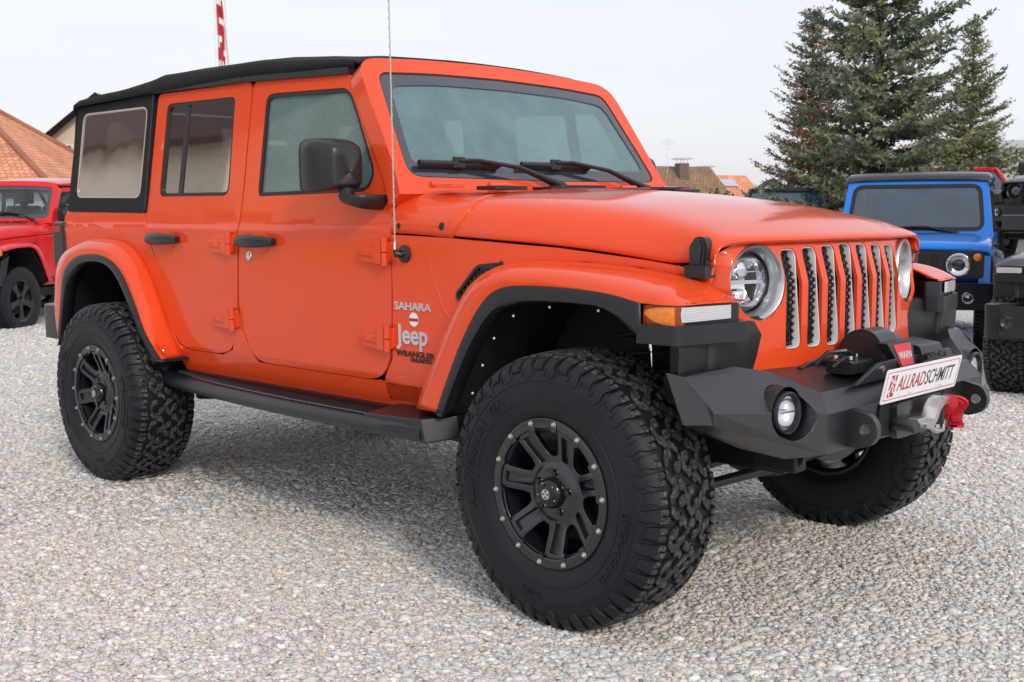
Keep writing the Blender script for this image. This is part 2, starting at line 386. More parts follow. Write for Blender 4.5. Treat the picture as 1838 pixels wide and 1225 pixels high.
def grow(poly, d):
    cx = sum(p[0] for p in poly)/len(poly); cz = sum(p[1] for p in poly)/len(poly); out = []; n = len(poly)
    for i in range(n):
        a = Vector(poly[i-1]); b = Vector(poly[(i+1) % n]); t = (b-a).normalized(); nn = Vector((t.y, -t.x))
        if nn.dot(Vector(poly[i])-Vector((cx, cz))) < 0: nn = -nn
        out.append((poly[i][0]+nn.x*d, poly[i][1]+nn.y*d))
    return out
def flare(name, B, L, Ly, s, mt, parent, fy=Yb):
    rows = []
    for i in range(len(B)):
        b = Vector((B[i][0], fy(*B[i])-.004, B[i][1])); l = Vector((L[i][0], Ly[i], L[i][1])); r = []
        for k in range(10):
            t = k/9*pi/2; q = Vector((b.x+(l.x-b.x)*(1-cos(t)**.75), b.y+(l.y-b.y)*sin(t)**.9, b.z+(l.z-b.z)*(1-cos(t)**.75)))
            r.append((q.x, s*q.y, q.z))
        r.append((l.x-(l.x-b.x)*.02, s*(l.y-.02), l.z)); rows.append(r)
    # densify along the arch with Catmull-Rom so the arch is smooth
    rows = densify(rows, 4)
    mb = MB().grid(rows); me = mesh(name, mb, mt, smooth=60)
    o = obj(name, me, None, parent, sol=.006); return o
def densify(rows, n):
    out = []; R = [[Vector(p) for p in r] for r in rows]
    for i in range(len(R)-1):
        p0 = R[max(i-1, 0)]; p1 = R[i]; p2 = R[i+1]; p3 = R[min(i+2, len(R)-1)]
        for q in range(n):
            t = q/n
            out.append([tuple(.5*((2*b)+(c-a)*t+(2*a-5*b+4*c-d)*t*t+(3*b-a-3*c+d)*t**3)) for a, b, c, d in zip(p0, p1, p2, p3)])
    out.append([tuple(p) for p in R[-1]]); return out
def lip(name, L, Ly, Mm, s, mt, parent, extra=()):
    rows = []
    for (a, b), y, (c, d) in zip(L, Ly, Mm):
        dx, dz = c-a, d-b
        rows.append([(a-dx*.05, s*(y-.012), b-dz*.05),(a+dx*.02, s*(y+.004), b+dz*.02),(a+dx*.5, s*(y+.010), b+dz*.5),(a+dx*.9, s*(y+.006), b+dz*.9),(c, s*(y-.004), d),(c+dx*.1, s*(y-.05), d+dz*.1)])
    rows = densify(rows, 4)
    return obj(name, mesh(name, MB().grid(rows), mt, smooth=50), None, parent, sol=.008)

def build_body(V, s):
    """one side of the vehicle; s=-1 is the side the camera sees"""
    O = M['orange']
    # main side panel with door openings
    pts = [(-.775,.600)]+fB+[(.385,1.140),(.30,1.134),(.13,1.156),(-.171,1.189),(-.632,1.217),(-.93,1.226)]
    g = .004
    side = [p for p in pts]
    side += [(-.926,.76)] if False else []
    fender = panel('front_side_panel', pts[:]+[(-.930,1.0),(-.944,.76),(-1.0,.672),(-1.0,.600)], s, O, V, sol=.015, bev=.003, dx=.10)
    obj_vent(fender, s)
    # rocker below the doors
    panel('rocker_panel', [(-2.50,.560),(-.70,.560),(-.775,.598),(-.775,.668),(-1.02,.668-.0),(-1.855,.668),(-1.935,.776),(-1.982,.88),(-1.996,.88),(-2.034,.711),(-2.13,.680),(-2.42,.680),(-2.50,.70)], s, O, V, sol=.015, bev=.003)
    # rear quarter
    q = [(-2.50,.600),(-2.50,.708),(-2.520,.716),(-2.580,.878),(-2.661,1.083),(-2.741,1.198),(-2.768,1.30),(-2.768,1.312),(-3.60,1.322),(-3.625,1.30),(-3.655,.98)]+rB[1:][0:]
    panel('quarter_panel', q[:-1]+[(-2.52,.62)], s, O, V, sol=.015, bev=.004)
    def door(nm, poly, win, hx, hinges, label=None):
        d = panel('door', poly, s, O, V, holes=[win], sol=.03, bev=.005)
        # rubber frame round the glass, glass itself
        inner = grow(win, -.016)
        panel('window_seal', grow(win, .002), s, M['rubbertrim'], d, holes=[inner], sol=.018, bev=.003, off=-.004)
        gl = panel('window_glass', grow(win, -.012), s, M['fogglass'] if nm == 'f' else M['sideglass'], d, sol=0, bev=0, off=-.014)
        # handle: scoop in body colour, black pull
        hz_ = 1.19
        mb = MB(); y0 = Yb(hx, hz_)
        bar = rnd([(-.135,-.020),(.085,-.018),(.135,-.012),(.138,.018),(.09,.024),(-.12,.026),(-.138,.010)], .012)
        def hm(u, v, h): return (hx+u, s*(y0+.012+h+.022*(1-(u/.15)**2)), hz_+v)
        rows = []
        for i in range(15):
            u = -.138+.276*i/14; c = .024*(1-(u/.17)**2)+.016; e = .029-.006*(i/14); e *= 1-.35*abs(2*i/14-1)**4
            rows.append([(hx+u, s*(y0+c+.013*sin(a)), hz_+e*cos(a)) for a in [2*pi*k/14 for k in range(14)]])
        mb.grid(rows, close=True); mb.f += [tuple(range(14)), tuple(14*14+k for k in range(14))[::-1]]; mb.m += [0, 0]
        mb.box((hx-.125, s*(y0-.005) if s > 0 else s*(y0+.02), hz_-.012), (hx-.09, s*(y0+.02) if s > 0 else s*(y0-.005), hz_+.012))
        mb.box((hx+.09, min(s*(y0-.005), s*(y0+.02)), hz_-.012), (hx+.125, max(s*(y0-.005), s*(y0+.02)), hz_+.012))
        obj('handle', mb, M['satin'], d, bev=.002)
        mb = MB(); mb.prism(circ(0, 0, .072, 28, .052), 0, .0035, lambda u, v, h: (hx+.01+u, s*(y0+h-.001), hz_+v))
        mb.prism(circ(0, 0, .060, 28, .042), 0, .0045, lambda u, v, h: (hx+.01+u, s*(y0+h-.001), hz_+v))
        obj('handle_scoop', mb, O, d, bev=.002)
        for hzz in hinges:
            hinge(d, hx0(nm), hzz, s)
        return d
    def hx0(nm): return -.945 if nm == 'f' else -1.998
    f = door('f', DOORF, WINF, -1.795, (1.163, .84))
    if s < 0:
        T = Matrix.Translation((-1.872, s*(Yb(-1.87, 1.13)+.001), 1.128)) @ Matrix.Rotation(pi/2, 4, 'X')
        obj('key_lock', MB().lathe([(0,.006),(.012,.006),(.019,.004),(.021,0),(.021,-.01)], 20, T=T), M['chrome'], f)
    r = door('r', DOORR, WINR, -2.565, (1.178, .850))
    panel('window_divider', [(-2.505,1.385),(-2.475,1.385),(-2.462,1.82),(-2.492,1.82)], s, M['rubbertrim'], r, sol=.012, bev=.002, off=-.008)
    # dark inner shell behind the gaps
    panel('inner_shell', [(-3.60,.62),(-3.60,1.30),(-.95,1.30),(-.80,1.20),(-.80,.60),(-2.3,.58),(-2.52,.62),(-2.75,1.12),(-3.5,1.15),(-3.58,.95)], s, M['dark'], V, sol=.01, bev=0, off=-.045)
    # sill weld lines and roof rail above the doors
    mb = MB(); rail = [(-2.76, 1.893), (-2.0, 1.885), (-1.262, 1.858)]
    for (x0, z0), (x1, z1) in zip(rail, rail[1:]):
        mb.sweep([(x0+.003, s*.738, z0), (x1-.003, s*.738, z1)], [(-.022*1,-.016),(.022,-.016),(.022,.012),(-.022,.014)])
    obj('door_surround_rail', mb, M['rubbertrim'], V, bev=.004)
def obj_vent(parent, s):
    poly = rnd([(-.592,1.02),(-.487,1.128),(-.375,1.138),(-.42,1.10),(-.49,1.045),(-.548,.955)], [.02,.02,.005,.01,.01,.005])
    panel('fender_vent', poly, s, M['satin'], parent, holes=[grow(poly, -.010)], sol=.012, bev=.002, off=.006, dz=.2, dx=.2)
    panel('vent_mesh', grow(poly, -.008), s, M['meshgrille'], parent, sol=.004, bev=0, off=.001, dz=.2, dx=.2)
    # pressed recess in front of the vent: a raised rim
    pts = [(-.735,1.150),(-.72,1.10),(-.69,1.02),(-.66,.96),(-.62,.925),(-.585,.918)]
    rows = []
    for (x, z), (x2, z2) in zip(pts, [(-.722,1.150),(-.705,1.098),(-.672,1.02),(-.643,.967),(-.612,.938),(-.585,.931)]):
        y = Yb(x, z); rows.append([(x, s*(y-.002), z), (x*.5+x2*.5, s*(y+.0028), z*.5+z2*.5), (x2, s*(y-.002), z2)])
    obj('pressed_edge', MB().grid(densify(rows, 4)), M['orange'], parent, smooth=80)
def hinge(parent, x, z, s):
    y = Yb(x, z); mb = MB()
    def fn(u, v, h): return (x+u, s*(Yb(x+u, z)+h), z+v)
    mb.prism(rnd([(-.16,-.034),(-.045,-.046),(-.012,-.046),(-.012,.046),(-.045,.046),(-.16,.034)], .012), -.002, .017, fn)
    mb.prism(rnd([(-.15,-.012),(-.05,-.016),(-.05,.016),(-.15,.012)], .008), .014, .026, fn)
    mb.prism(rnd([(-.055,-.044),(-.014,-.044),(-.014,.044),(-.055,.044)], .006), .014, .028, fn)
    mb.tube([(x, s*(y+.021), z-.050), (x, s*(y+.021), z-.003)], .0125, 14); mb.tube([(x, s*(y+.021), z), (x, s*(y+.021), z+.050)], .0125, 14)
    mb.prism(rnd([(.006,-.040),(.022,-.036),(.022,.036),(.006,.040)], .006), -.002, .014, fn)
    for u in (-.135, -.075): mb.prism(circ(u, 0, .008, 6), .016, .0295, fn)
    h = obj('hinge', mb, M['orange'], parent, bev=.0025)
    obj('hinge_pin', MB().tube([(x, s*(y+.021), z-.056), (x, s*(y+.021), z-.050)], .008, 10), M['dark'], h) if False else None
    return h

def build_shell(V):
    O = M['orange']
    # hood
    xs = [-.615,-.6,-.52,-.4,-.25,-.1,.05,.15,.25,.33,.38,.42,.445,.462,.472]
    rows = []
    for i, x in enumerate(xs):
        r = []
        for k in range(len(HF)):
            x0 = x+(.06*sin(min(k, 4)/4*pi/2) if i == 0 else .055*sin(min(k, 4)/4*pi/2) if i == 1 else .04*min(k, 4)/4 if i == 2 else 0)
            if i < 3 and k > 4: x0 -= .06*((k-4)/6)**.8
            r.append(hoodpt(x0, k))
        rows.append(r)
    # front edge turns down
    last = rows[-1]; rows.append([(p[0]+.006, p[1], p[2]-.008) for p in last]); rows.append([(p[0]-.004, p[1], p[2]-.02) for p in last])
    full = [[(a, -b, c) for a, b, c in r]+[p for p in r[::-1][1:]] for r in rows]
    hd = obj('hood', mesh('hood', MB().grid(full), O, smooth=70), None, V, sol=.012, sub=1)
    # hood latches
    for s in (-1, 1):
        x, z = .340, 1.178; y = .664
        mb = MB()
        lp = rnd([(-.028,-.050),(.030,-.050),(.037,.022),(.022,.052),(-.010,.052),(-.030,.022)], .012)
        def fn(u, v, h): return (x+u, s*(y+h-.10*max(0, v)*.9), z+v)
        lp2 = rnd([(-.016,-.03),(.018,-.03),(.024,.025),(.012,.045),(-.004,.045),(-.018,.022)], .006)
        mb.prism(lp, .0, .030, fn); mb.prism(grow(lp, -.006), .03, .038, fn)
        mb.box((x-.036, min(s*(y-.01), s*(y+.045)), z-.072), (x+.040, max(s*(y-.01), s*(y+.045)), z-.035))
        l = obj('hood_latch', mb, M['satin'], V, bev=.004)
        mb = MB().prism(lp2, .036, .0425, fn); obj('latch_pull', mb, M['gloss'], l, bev=.002)
        for (bx, bz) in ((-.890,1.258),(-.66,1.255)):
            T = Matrix.Translation((bx, s*(Yb(bx, bz)-.006), bz)) @ Matrix.Rotation(-s*pi/2, 4, 'X')
            obj('rubber_bumper_stop', MB().lathe([(0,.008),(.008,.010),(.012,.006),(.017,.003),(.017,-.01)], 16, T=T), M['gloss'], V)
    # cowl between hood and windshield, carries over the sides
    rows = []
    for x in (-.935,-.93,-.9,-.82,-.72,-.64,-.605):
        r = []
        for k in range(len(HF)):
            yf, zf = HF[k]; y0 = Yb(x, 1.2)-.003; e = ze(x)+.004; t = 1.385+(.012 if x < -.8 else 0)
            x0 = x+(.065*sin(min(k, 4)/4*pi/2)*sstep(-.8, -.605, x)) - (.06*((k-4)/6)**.8*sstep(-.8, -.6, x) if k > 4 else 0)
            zz = e+(min(t, zt(x0)+.012)-e)*min(zf, 1.0)-.006*sstep(-.8, -.6, x)
            r.append((x0-(.0), y0*yf, zz))
        rows.append(r)
    full = [[(a, -b, c) for a, b, c in r]+[p for p in r[::-1][1:]] for r in rows]
    cw = obj('cowl', mesh('cowl', MB().grid(full), O, smooth=60), None, V, sol=.01)
    # cowl vents, hinges
    for (y0, y1, x0) in ((-.64,-.47,-.60), (-.32,.02,-.62), (.05,.34,-.62), (.44,.62,-.60)):
        mb = MB().prism(rnd([(x0-.10,y0+.02),(x0+.03,y0),(x0+.03,y1),(x0-.10,y1-.02)], .015), 1.388, 1.402, lambda u, v, h: (u, v, h)); obj('cowl_vent', mb, M['plastic'], cw, bev=.004)
    for y in (-.70, -.40, .40, .70):
        mb = MB(); mb.tube([(-.80,y-.05,1.408),(-.80,y+.05,1.408)], .012, 12); mb.prism(rnd([(-.80,y-.045),(-.70,y-.03),(-.70,y+.03),(-.80,y+.045)], .01), 1.396, 1.409, lambda u, v, h: (u, v, h))
        obj('windshield_hinge', mb, O, cw, bev=.003)
    # windshield frame: plane leaning back
    def wp(y, z, h=0):
        n = Vector((1, 0, .647)).normalized(); x = -1.177-.647*(z-1.8456)
        return (x+n.x*h, y, z+n.z*h)
    fr = [(.835,1.375),(.805,1.47),(.775,1.78),(.760,1.865),(.70,1.905),(.4,1.925),(0,1.934)]
    outer = [(-y, z) for y, z in fr]+[(y, z) for y, z in fr[::-1][1:]]
    outer = rnd(outer, [.01,.05,.1,.05,.06,.1,.1,.1,.06,.05,.1,.05,.01])
    gl = rnd([(-.752,1.440),(-.735,1.55),(-.682,1.850),(-.4,1.868),(0,1.876),(.4,1.868),(.682,1.850),(.735,1.55),(.752,1.440),(0,1.433)], [.07,.05,.05,.1,.1,.1,.05,.05,.07,.2])
    mb = MB().prism(outer, -.075, 0, lambda u, v, h: wp(u, v, h), holes=[gl])
    ws = obj('windshield_frame', mb, O, V, bev=.012, seg=3, ang=50)
    g2 = rnd([(-.700,1.492),(-.692,1.55),(-.642,1.800),(-.4,1.822),(0,1.830),(.4,1.822),(.642,1.800),(.692,1.55),(.700,1.492),(0,1.485)], [.06,.05,.05,.1,.1,.1,.05,.05,.06,.2])
    mb = MB().prism(grow(gl, -.001), -.0075, -.005, wp, holes=[g2]); obj('glass_border', mb, M['gloss'] if False else mat('frit_band', (.030,.035,.050), .10, coat=1), ws)
    mb = MB().add([wp(u, v, -.0100) for u, v in grow(gl, .0)], [tuple(range(len(gl)))]); obj('windshield_glass', mb, M['wsglass'], ws, smooth=0)
    mb = MB().prism(grow(gl, .003), -.012, -.004, wp, holes=[grow(gl, -.006)]); obj('glass_seal', mb, M['rubbertrim'], ws)
    text(mb := MB(), 'SAHARA' if False else '', .02, wp) if False else None
    # wipers
    for (pl, pr, pv) in (((-.69,1.484),(-.25,1.488),(.03,1.405)), ((-.13,1.492),(.315,1.493),(.60,1.400))):
        mb = MB(); mid = ((pl[0]+pr[0])/2-.02, (pl[1]+pr[1])/2)
        mb.tube([wp(pl[0], pl[1], .014), wp(pr[0], pr[1], .014)], [.0085]*2, 8); mb.tube([wp(pl[0]+.01, pl[1]-.006, .002), wp(pr[0]-.01, pr[1]-.006, .002)], .005, 6)
        for a, b, q in ((0, .42, .013), (.52, .98, .011)):
            mb.tube([wp(pl[0]+(pr[0]-pl[0])*a, pl[1], .016), wp(pl[0]+(pr[0]-pl[0])*b, pl[1]+.001, .016)], q, 8)
        wpr = obj('wiper', mb, M['satin'], V, bev=.002)
        mb = MB(); mb.tube([wp(mid[0], mid[1]+.004, .03), wp(mid[0]+.10, mid[1]+.004, .036), wp((mid[0]+pv[0])/2+.05, (mid[1]+pv[1])/2+.018, .040), wp(pv[0]-.06, pv[1]+.010, .035), wp(pv[0]+.02, pv[1]-.01, .03)], [.009,.008,.010,.016,.018], 10)
        mb.box(Vector(wp(mid[0]-.03, mid[1]-.012, .008)), Vector(wp(mid[0]+.03, mid[1]+.012, .04))); obj('wiper_arm', mb, M['satin'], wpr, bev=.003)
    for yv in (.03, .62):
        mb = MB().prism(rnd([(-.86,yv-.09),(-.76,yv-.12),(-.70,yv+.12),(-.82,yv+.10)], .03), 1.39, 1.415, lambda u, v, h: (u, v, h)); obj('wiper_mount', mb, M['plastic'], V, bev=.006)
    return wp

def build_grille(V):
    O = M['orange']
    def G(y, z, h=0):
        a = abs(y)
        x = .482-.055*(a/.6)**2.2-(z-1.08)*.28*(1 if z > 1.08 else 0)-(max(0, a-.575)/.075)**2*.07+h
        return (x, y, z)
    half = [(0,1.234),(.30,1.228),(.48,1.216),(.595,1.206),(.652,1.150),(.655,.98),(.650,.88),(.625,.80),(.55,.755),(.40,.735),(0,.728)]
    outl = [(y, z) for y, z in half]+[(-y, z) for y, z in half[::-1][1:-1]]
    outl = rnd(outl, .05, 3)
    slots = []
    for k in range(-3, 4):
        yc = k*.1135; zb = .862+abs(k)*.003; ztp = 1.196-abs(k)*.004
        slots.append(rnd([(yc-.040,zb-.004),(yc+.040,zb-.004),(yc+.040,ztp+.004),(yc-.040,ztp+.004)], .028, 5))
    heads = [circ(s*.497, 1.084, .1155, 48) for s in (-1, 1)]
    loops = [outl]+slots+heads; flat = [p for l in loops for p in l]
    tri = tessellate_polygon([[Vector((p[0], p[1], 0)) for p in l] for l in loops])
    bm = bmesh.new(); vs = [bm.verts.new((p[0], p[1], 0)) for p in flat]
    for t in tri: bm.faces.new([vs[i] for i in t])
    for ax, cs in ((1, [.78,.84,.9,.96,1.02,1.06,1.08,1.10,1.14,1.18]), (0, [k*.05 for k in range(-13, 14)])):
        for c in cs:
            co = [0,0,0]; no = [0,0,0]; co[ax] = c; no[ax] = 1
            bmesh.ops.bisect_plane(bm, geom=bm.verts[:]+bm.edges[:]+bm.faces[:], dist=1e-6, plane_co=co, plane_no=no)
    for v in bm.verts: v.co = G(v.co.x, v.co.y)
    bm.normal_update()
    if sum(f.normal.x*f.calc_area() for f in bm.faces) < 0: bmesh.ops.reverse_faces(bm, faces=bm.faces)
    me = bpy.data.meshes.new('grille'); bm.to_mesh(me); bm.free(); me.materials.append(O)
    me.polygons.foreach_set('use_smooth', [True]*len(me.polygons))
    gr = obj('grille', me, None, V, sol=.012, bev=.0045, seg=3, fixn=False, ang=45)
    for sl in slots:
        cy = sum(p[0] for p in sl)/len(sl)
        ins = grow(sl, -.0015); ins2 = grow(sl, -.005); n = len(sl)
        fr = [[G(y, z, -.006) for y, z in ins], [G(y, z, -.003) for y, z in grow(sl, -.003)], [G(y, z, -.004) for y, z in ins2], [G(y*.985+cy*.015, z, -.028) for y, z in grow(sl, -.010)]]
        obj('slot_trim', MB().grid(fr, close=True), M['silver'], gr, smooth=40)
        gi = grow(sl, -.006); tri = tessellate_polygon([[Vector((p[0], p[1], 0)) for p in gi]])
        obj('slot_mesh', MB().add([G(y, z, -.025) for y, z in gi], [tuple(t) for t in tri]), M['meshgrille'], gr)
        # raised honeycomb ribs
        mb = MB()
        z = .877
        row = 0
        while z < 1.18:
            for yy in ((-.0135, .0135) if row % 2 == 0 else (-.027, 0, .027)):
                c = [(cy+yy+.0125*cos(a), z+.0125*sin(a)) for a in [pi/6+pi/3*k for k in range(6)]]; ci = grow(c, -.0022)
                mb.grid([[G(*p, -.025) for p in c], [G(*p, -.020) for p in c], [G(*p, -.020) for p in ci], [G(*p, -.025) for p in ci]], close=True)
            z += .0115; row += 1
        obj('mesh_cells', mb, M['satin'], gr, smooth=0)
    # headlights
    for s in (-1, 1):
        T = Matrix.Translation((.455 if True else 0, s*.497, 1.085)) @ Matrix.Rotation(s*radians(9), 4, 'Z') @ Matrix.Rotation(pi/2, 4, 'Y') @ Matrix.Rotation(pi/2, 4, 'Z')
        T0 = Matrix.Translation((G(.497, 1.085)[0]-.016, s*.497, 1.084)) @ Matrix.Rotation(s*radians(13), 4, 'Z') @ Matrix.Rotation(pi/2, 4, 'Y')
        hl = obj('headlight', MB().lathe([(.119,-.014),(.119,-.003),(.1155,.002),(.111,-.001),(.103,-.022),(.098,-.042),(.096,-.060)], 64, T=T0), M['bowl'], V, smooth=50)
        obj('lens', MB().lathe([(.094,-.060),(.088,-.044),(.070,-.031),(.045,-.023),(.02,-.020),(0,-.019)], 48, T=T0), M['clearglass'], hl, smooth=80)
        obj('reflector', MB().lathe([(.094,-.062),(.088,-.085),(.06,-.11),(.03,-.12),(0,-.122)], 48, T=T0), M['reflector'], hl, smooth=60)
        obj('lamp_ring', MB().lathe([(.0925,-.056),(.0935,-.047),(.0975,-.047),(.1005,-.056)], 48, T=T0), M['gloss'], hl)
        mb = MB().box((-.088,-.006,0), (.088,.006,.02), T=T0 @ Matrix.Rotation(pi/2, 4, 'Z') @ Matrix.Translation((0,0,-.078)))
        mb.box((-.085,.030,0), (.085,.034,.014), T=T0 @ Matrix.Rotation(pi/2, 4, 'Z') @ Matrix.Translation((0,0,-.078)))
        mb.lathe([(.030,-.10),(.030,-.075),(.024,-.066),(.012,-.062),(0,-.061)], 24, T=T0 @ Matrix.Translation((-.040,0,0))); mb.lathe([(.024,-.10),(.024,-.075),(.018,-.068),(0,-.064)], 24, T=T0 @ Matrix.Translation((.045,0,0)))
        obj('lamp_bar', mb, M['chrome'], hl, bev=.001)
    return G
# ------------------------------------------------------------ wheels
RT = .4405
TP = [(0,.4285),(.04,.4283),(.08,.427),(.115,.4235),(.134,.4165),(.148,.405),(.158,.388),(.165,.366),(.168,.340),(.167,.312),(.163,.285),(.157,.262),(.149,.247),(.141,.236)]  # (y, r) half section
_cum = [0]
for a, b in zip(TP, TP[1:]): _cum.append(_cum[-1]+math.hypot(b[0]-a[0], b[1]-a[1]))
def tsec(sv, h):
    sg = 1 if sv >= 0 else -1; a = abs(sv)
    def P(q): return (interp(q, _cum, [p[0] for p in TP]), interp(q, _cum, [p[1] for p in TP]))
    y, r = P(a); y0, r0 = P(max(0, a-.012)); y1, r1 = P(a+.012)
    ty, tr = y1-y0, r1-r0; l = math.hypot(ty, tr) or 1
    ny, nr = -tr/l, ty/l
    if a < .012: ny, nr = 0, 1
    return sg*(y+ny*h), r+nr*h
def tpt(th, sv, h):
    y, r = tsec(sv, h); return (r*cos(th), y, r*sin(th))
def tyre_mesh(pitches=50, seed=3, lettering=True):
    rd = random.Random(seed); mb = MB(); n = 96
    prof = [(r, y) for y, r in TP[::-1]]; prof += [(r, -y) for y, r in TP[1:]]
    rows = []
    for r, y in prof: rows.append([(r*cos(2*pi*i/n), y, r*sin(2*pi*i/n)) for i in range(n)])
    mb.grid(rows, 0, close=True)
    # inner bead lips
    for sg in (-1, 1): mb.grid([[(r*cos(2*pi*i/n), sg*y, r*sin(2*pi*i/n)) for i in range(n)] for r, y in ((.236,.141),(.224,.135),(.222,.10))], 0, close=True)
    def block(st, h, ins=.10, hs=None, mi=1):
        """st: stations (s, th0, th1) ; a chamfered lug wrapping the carcass"""
        k = len(st); L = [(a, b) for a, b, c in st]+[(a, c) for a, b, c in st[::-1]]
        H = hs or [h]*k; HH = H+H[::-1]
        cs = sum(p[0] for p in L)/len(L); ct = sum(p[1] for p in L)/len(L)
        lv = []
        for sc, hf in ((1.05, -.3), (1.0, .75), (1-ins, 1.0)):
            lv.append([tpt(ct+(p[1]-ct)*sc, cs+(p[0]-cs)*sc, hh*hf if hf > 0 else -.002) for p, hh in zip(L, HH)])
        o = len(mb.v); m = len(L)
        for l in lv: mb.v += l
        for a in range(2):
            for i in range(m):
                j = (i+1) % m; mb.f.append((o+a*m+i, o+a*m+j, o+(a+1)*m+j, o+(a+1)*m+i)); mb.m.append(mi if a == 1 else 0)
        for i in range(k-1): mb.f.append((o+2*m+i, o+2*m+i+1, o+2*m+m-2-i, o+2*m+m-1-i)); mb.m.append(mi)
    dp = 2*pi/pitches
    for i in range(pitches):
        t = i*dp
        for j, sc in enumerate((-.076, -.038, 0, .038, .076)):
            off = t+dp*(.5 if j % 2 else 0)+dp*.16*sin(i*2.4+j*1.7)
            w = dp*(.29+.07*rd.random()); hw = .0190
            z1 = dp*rd.uniform(.16,.30)*(1 if (i+j) % 2 else -1)
            z2 = dp*rd.uniform(.03, .1)*(1 if i % 2 else -1)
            sj = rd.uniform(-.003, .003)
            stt = []
            for q, (u, a, b) in enumerate(((-1,.62,.60),(-.62,1,.85),(-.12,.74,1.0),(.2,.95,.70),(.65,.80,1),(1,.56,.66))):
                zz = z1*u+z2*(1 if abs(u) < .3 else -1)
                stt.append((sc+sj+u*hw, off+zz-w*a, off+zz+w*b))
            block(stt, .012, .13)
            # sipe slot: narrow split simulated by a lower ridge is too small to see
        for sg in (-1, 1):
            tt = t+(dp*.25 if sg > 0 else 0); big = i % 2 == 0
            w = dp*.40; a0 = .099 if big else .104; jog = dp*.10
            stt = [(a0, tt-w*.80, tt+w*.66), (a0+.010, tt-w*.98, tt+w*.95), (.122, tt-w*.9, tt+w), (.134, tt-w+jog*.3, tt+w+jog*.2),
                   (.148, tt-w*.85+jog, tt+w*.78+jog), (.160, tt-w*.85+jog, tt+w*.78+jog), (.172, tt-w*.8-jog*.1, tt+w*.80-jog*.1)]
            hs = [.012,.0125,.0125,.0115,.010,.008,.006]
            if big: stt += [(.186, tt-w*.7-jog*.1, tt+w*.72-jog*.1), (.196, tt-w*.5, tt+w*.35)]; hs += [.005,.003]
            k0 = [q for q in stt if q[0] >= .122]; k0[0] = (.1235, k0[0][1], k0[0][2]); block([(sg*a, b, c) for a, b, c in k0], .012, .06, hs[2:], 0)
            c0 = tt+dp*rd.uniform(-.06, .06); a1 = a0+rd.uniform(0, .006); a2 = a0+rd.uniform(0, .006)
            block([(sg*a1, tt-w*.72, c0-dp*.10), (sg*(a1+.006), tt-w*.98, c0-dp*.05), (sg*.122, tt-w*.92, c0-dp*.045), (sg*.132, tt-w*.96, c0-dp*.045)], .013, .10, [.012,.0128,.0128,.0122])
            block([(sg*a2, c0+dp*.10, tt+w*.66), (sg*(a2+.006), c0+dp*.05, tt+w*.97), (sg*.122, c0+dp*.045, tt+w*.97), (sg*.132, c0+dp*.045, tt+w*1.0)], .013, .10, [.012,.0128,.0128,.0122])
            # thin scallop ridge between lugs on the sidewall
            block([(sg*.150, tt+dp*.44, tt+dp*.56), (sg*.17, tt+dp*.40, tt+dp*.56), (sg*.188, tt+dp*.46, tt+dp*.60)], .004, .1, [.004,.004,.002], 0)
    # sidewall rings
    for sv, hh in ((.207,.0022),(.268,.002)):
        for sg in (-1, 1):
            mb.grid([[tpt(2*pi*i/n, sg*(sv+a), b) for i in range(n)] for a, b in ((-.003,-.001),(-.0015,hh),(.0015,hh),(.003,-.001))], 0, close=True)
    if lettering:
        for word, c, size, ss in (('ALL-TERRAIN  T/A', radians(160), .040, 1.25), ('BFGoodrich', radians(-22), .040, 1.3), ('RADIAL', radians(-100), .020, 1.2)):
            v, f = textmesh(word, size, .0006, .0)
            for sg in (-1,):
                o = len(mb.v)
                for hh in (.0030,): mb.add([tpt(c-p[0]*ss/.315, sg*(.2375-p[1]), hh) for p in v], f, 0)
                mb.add([tpt(c-p[0]*ss*1.0/.315, sg*(.2375-p[1]), .0012) for p in v], f, 0)
                # skirts: rim edges
                es = {}
                for q in f:
                    for a, b in zip(q, q[1:]+q[:1]): es[(a, b)] = es.get((a, b), 0)+1
                for (a, b) in es:
                    if (b, a) not in es: mb.f.append((o+a, o+b, o+len(v)+b, o+len(v)+a)); mb.m.append(0)
    return mesh('tyre', mb, [M['rubber'], M['treadtop']], smooth=38)
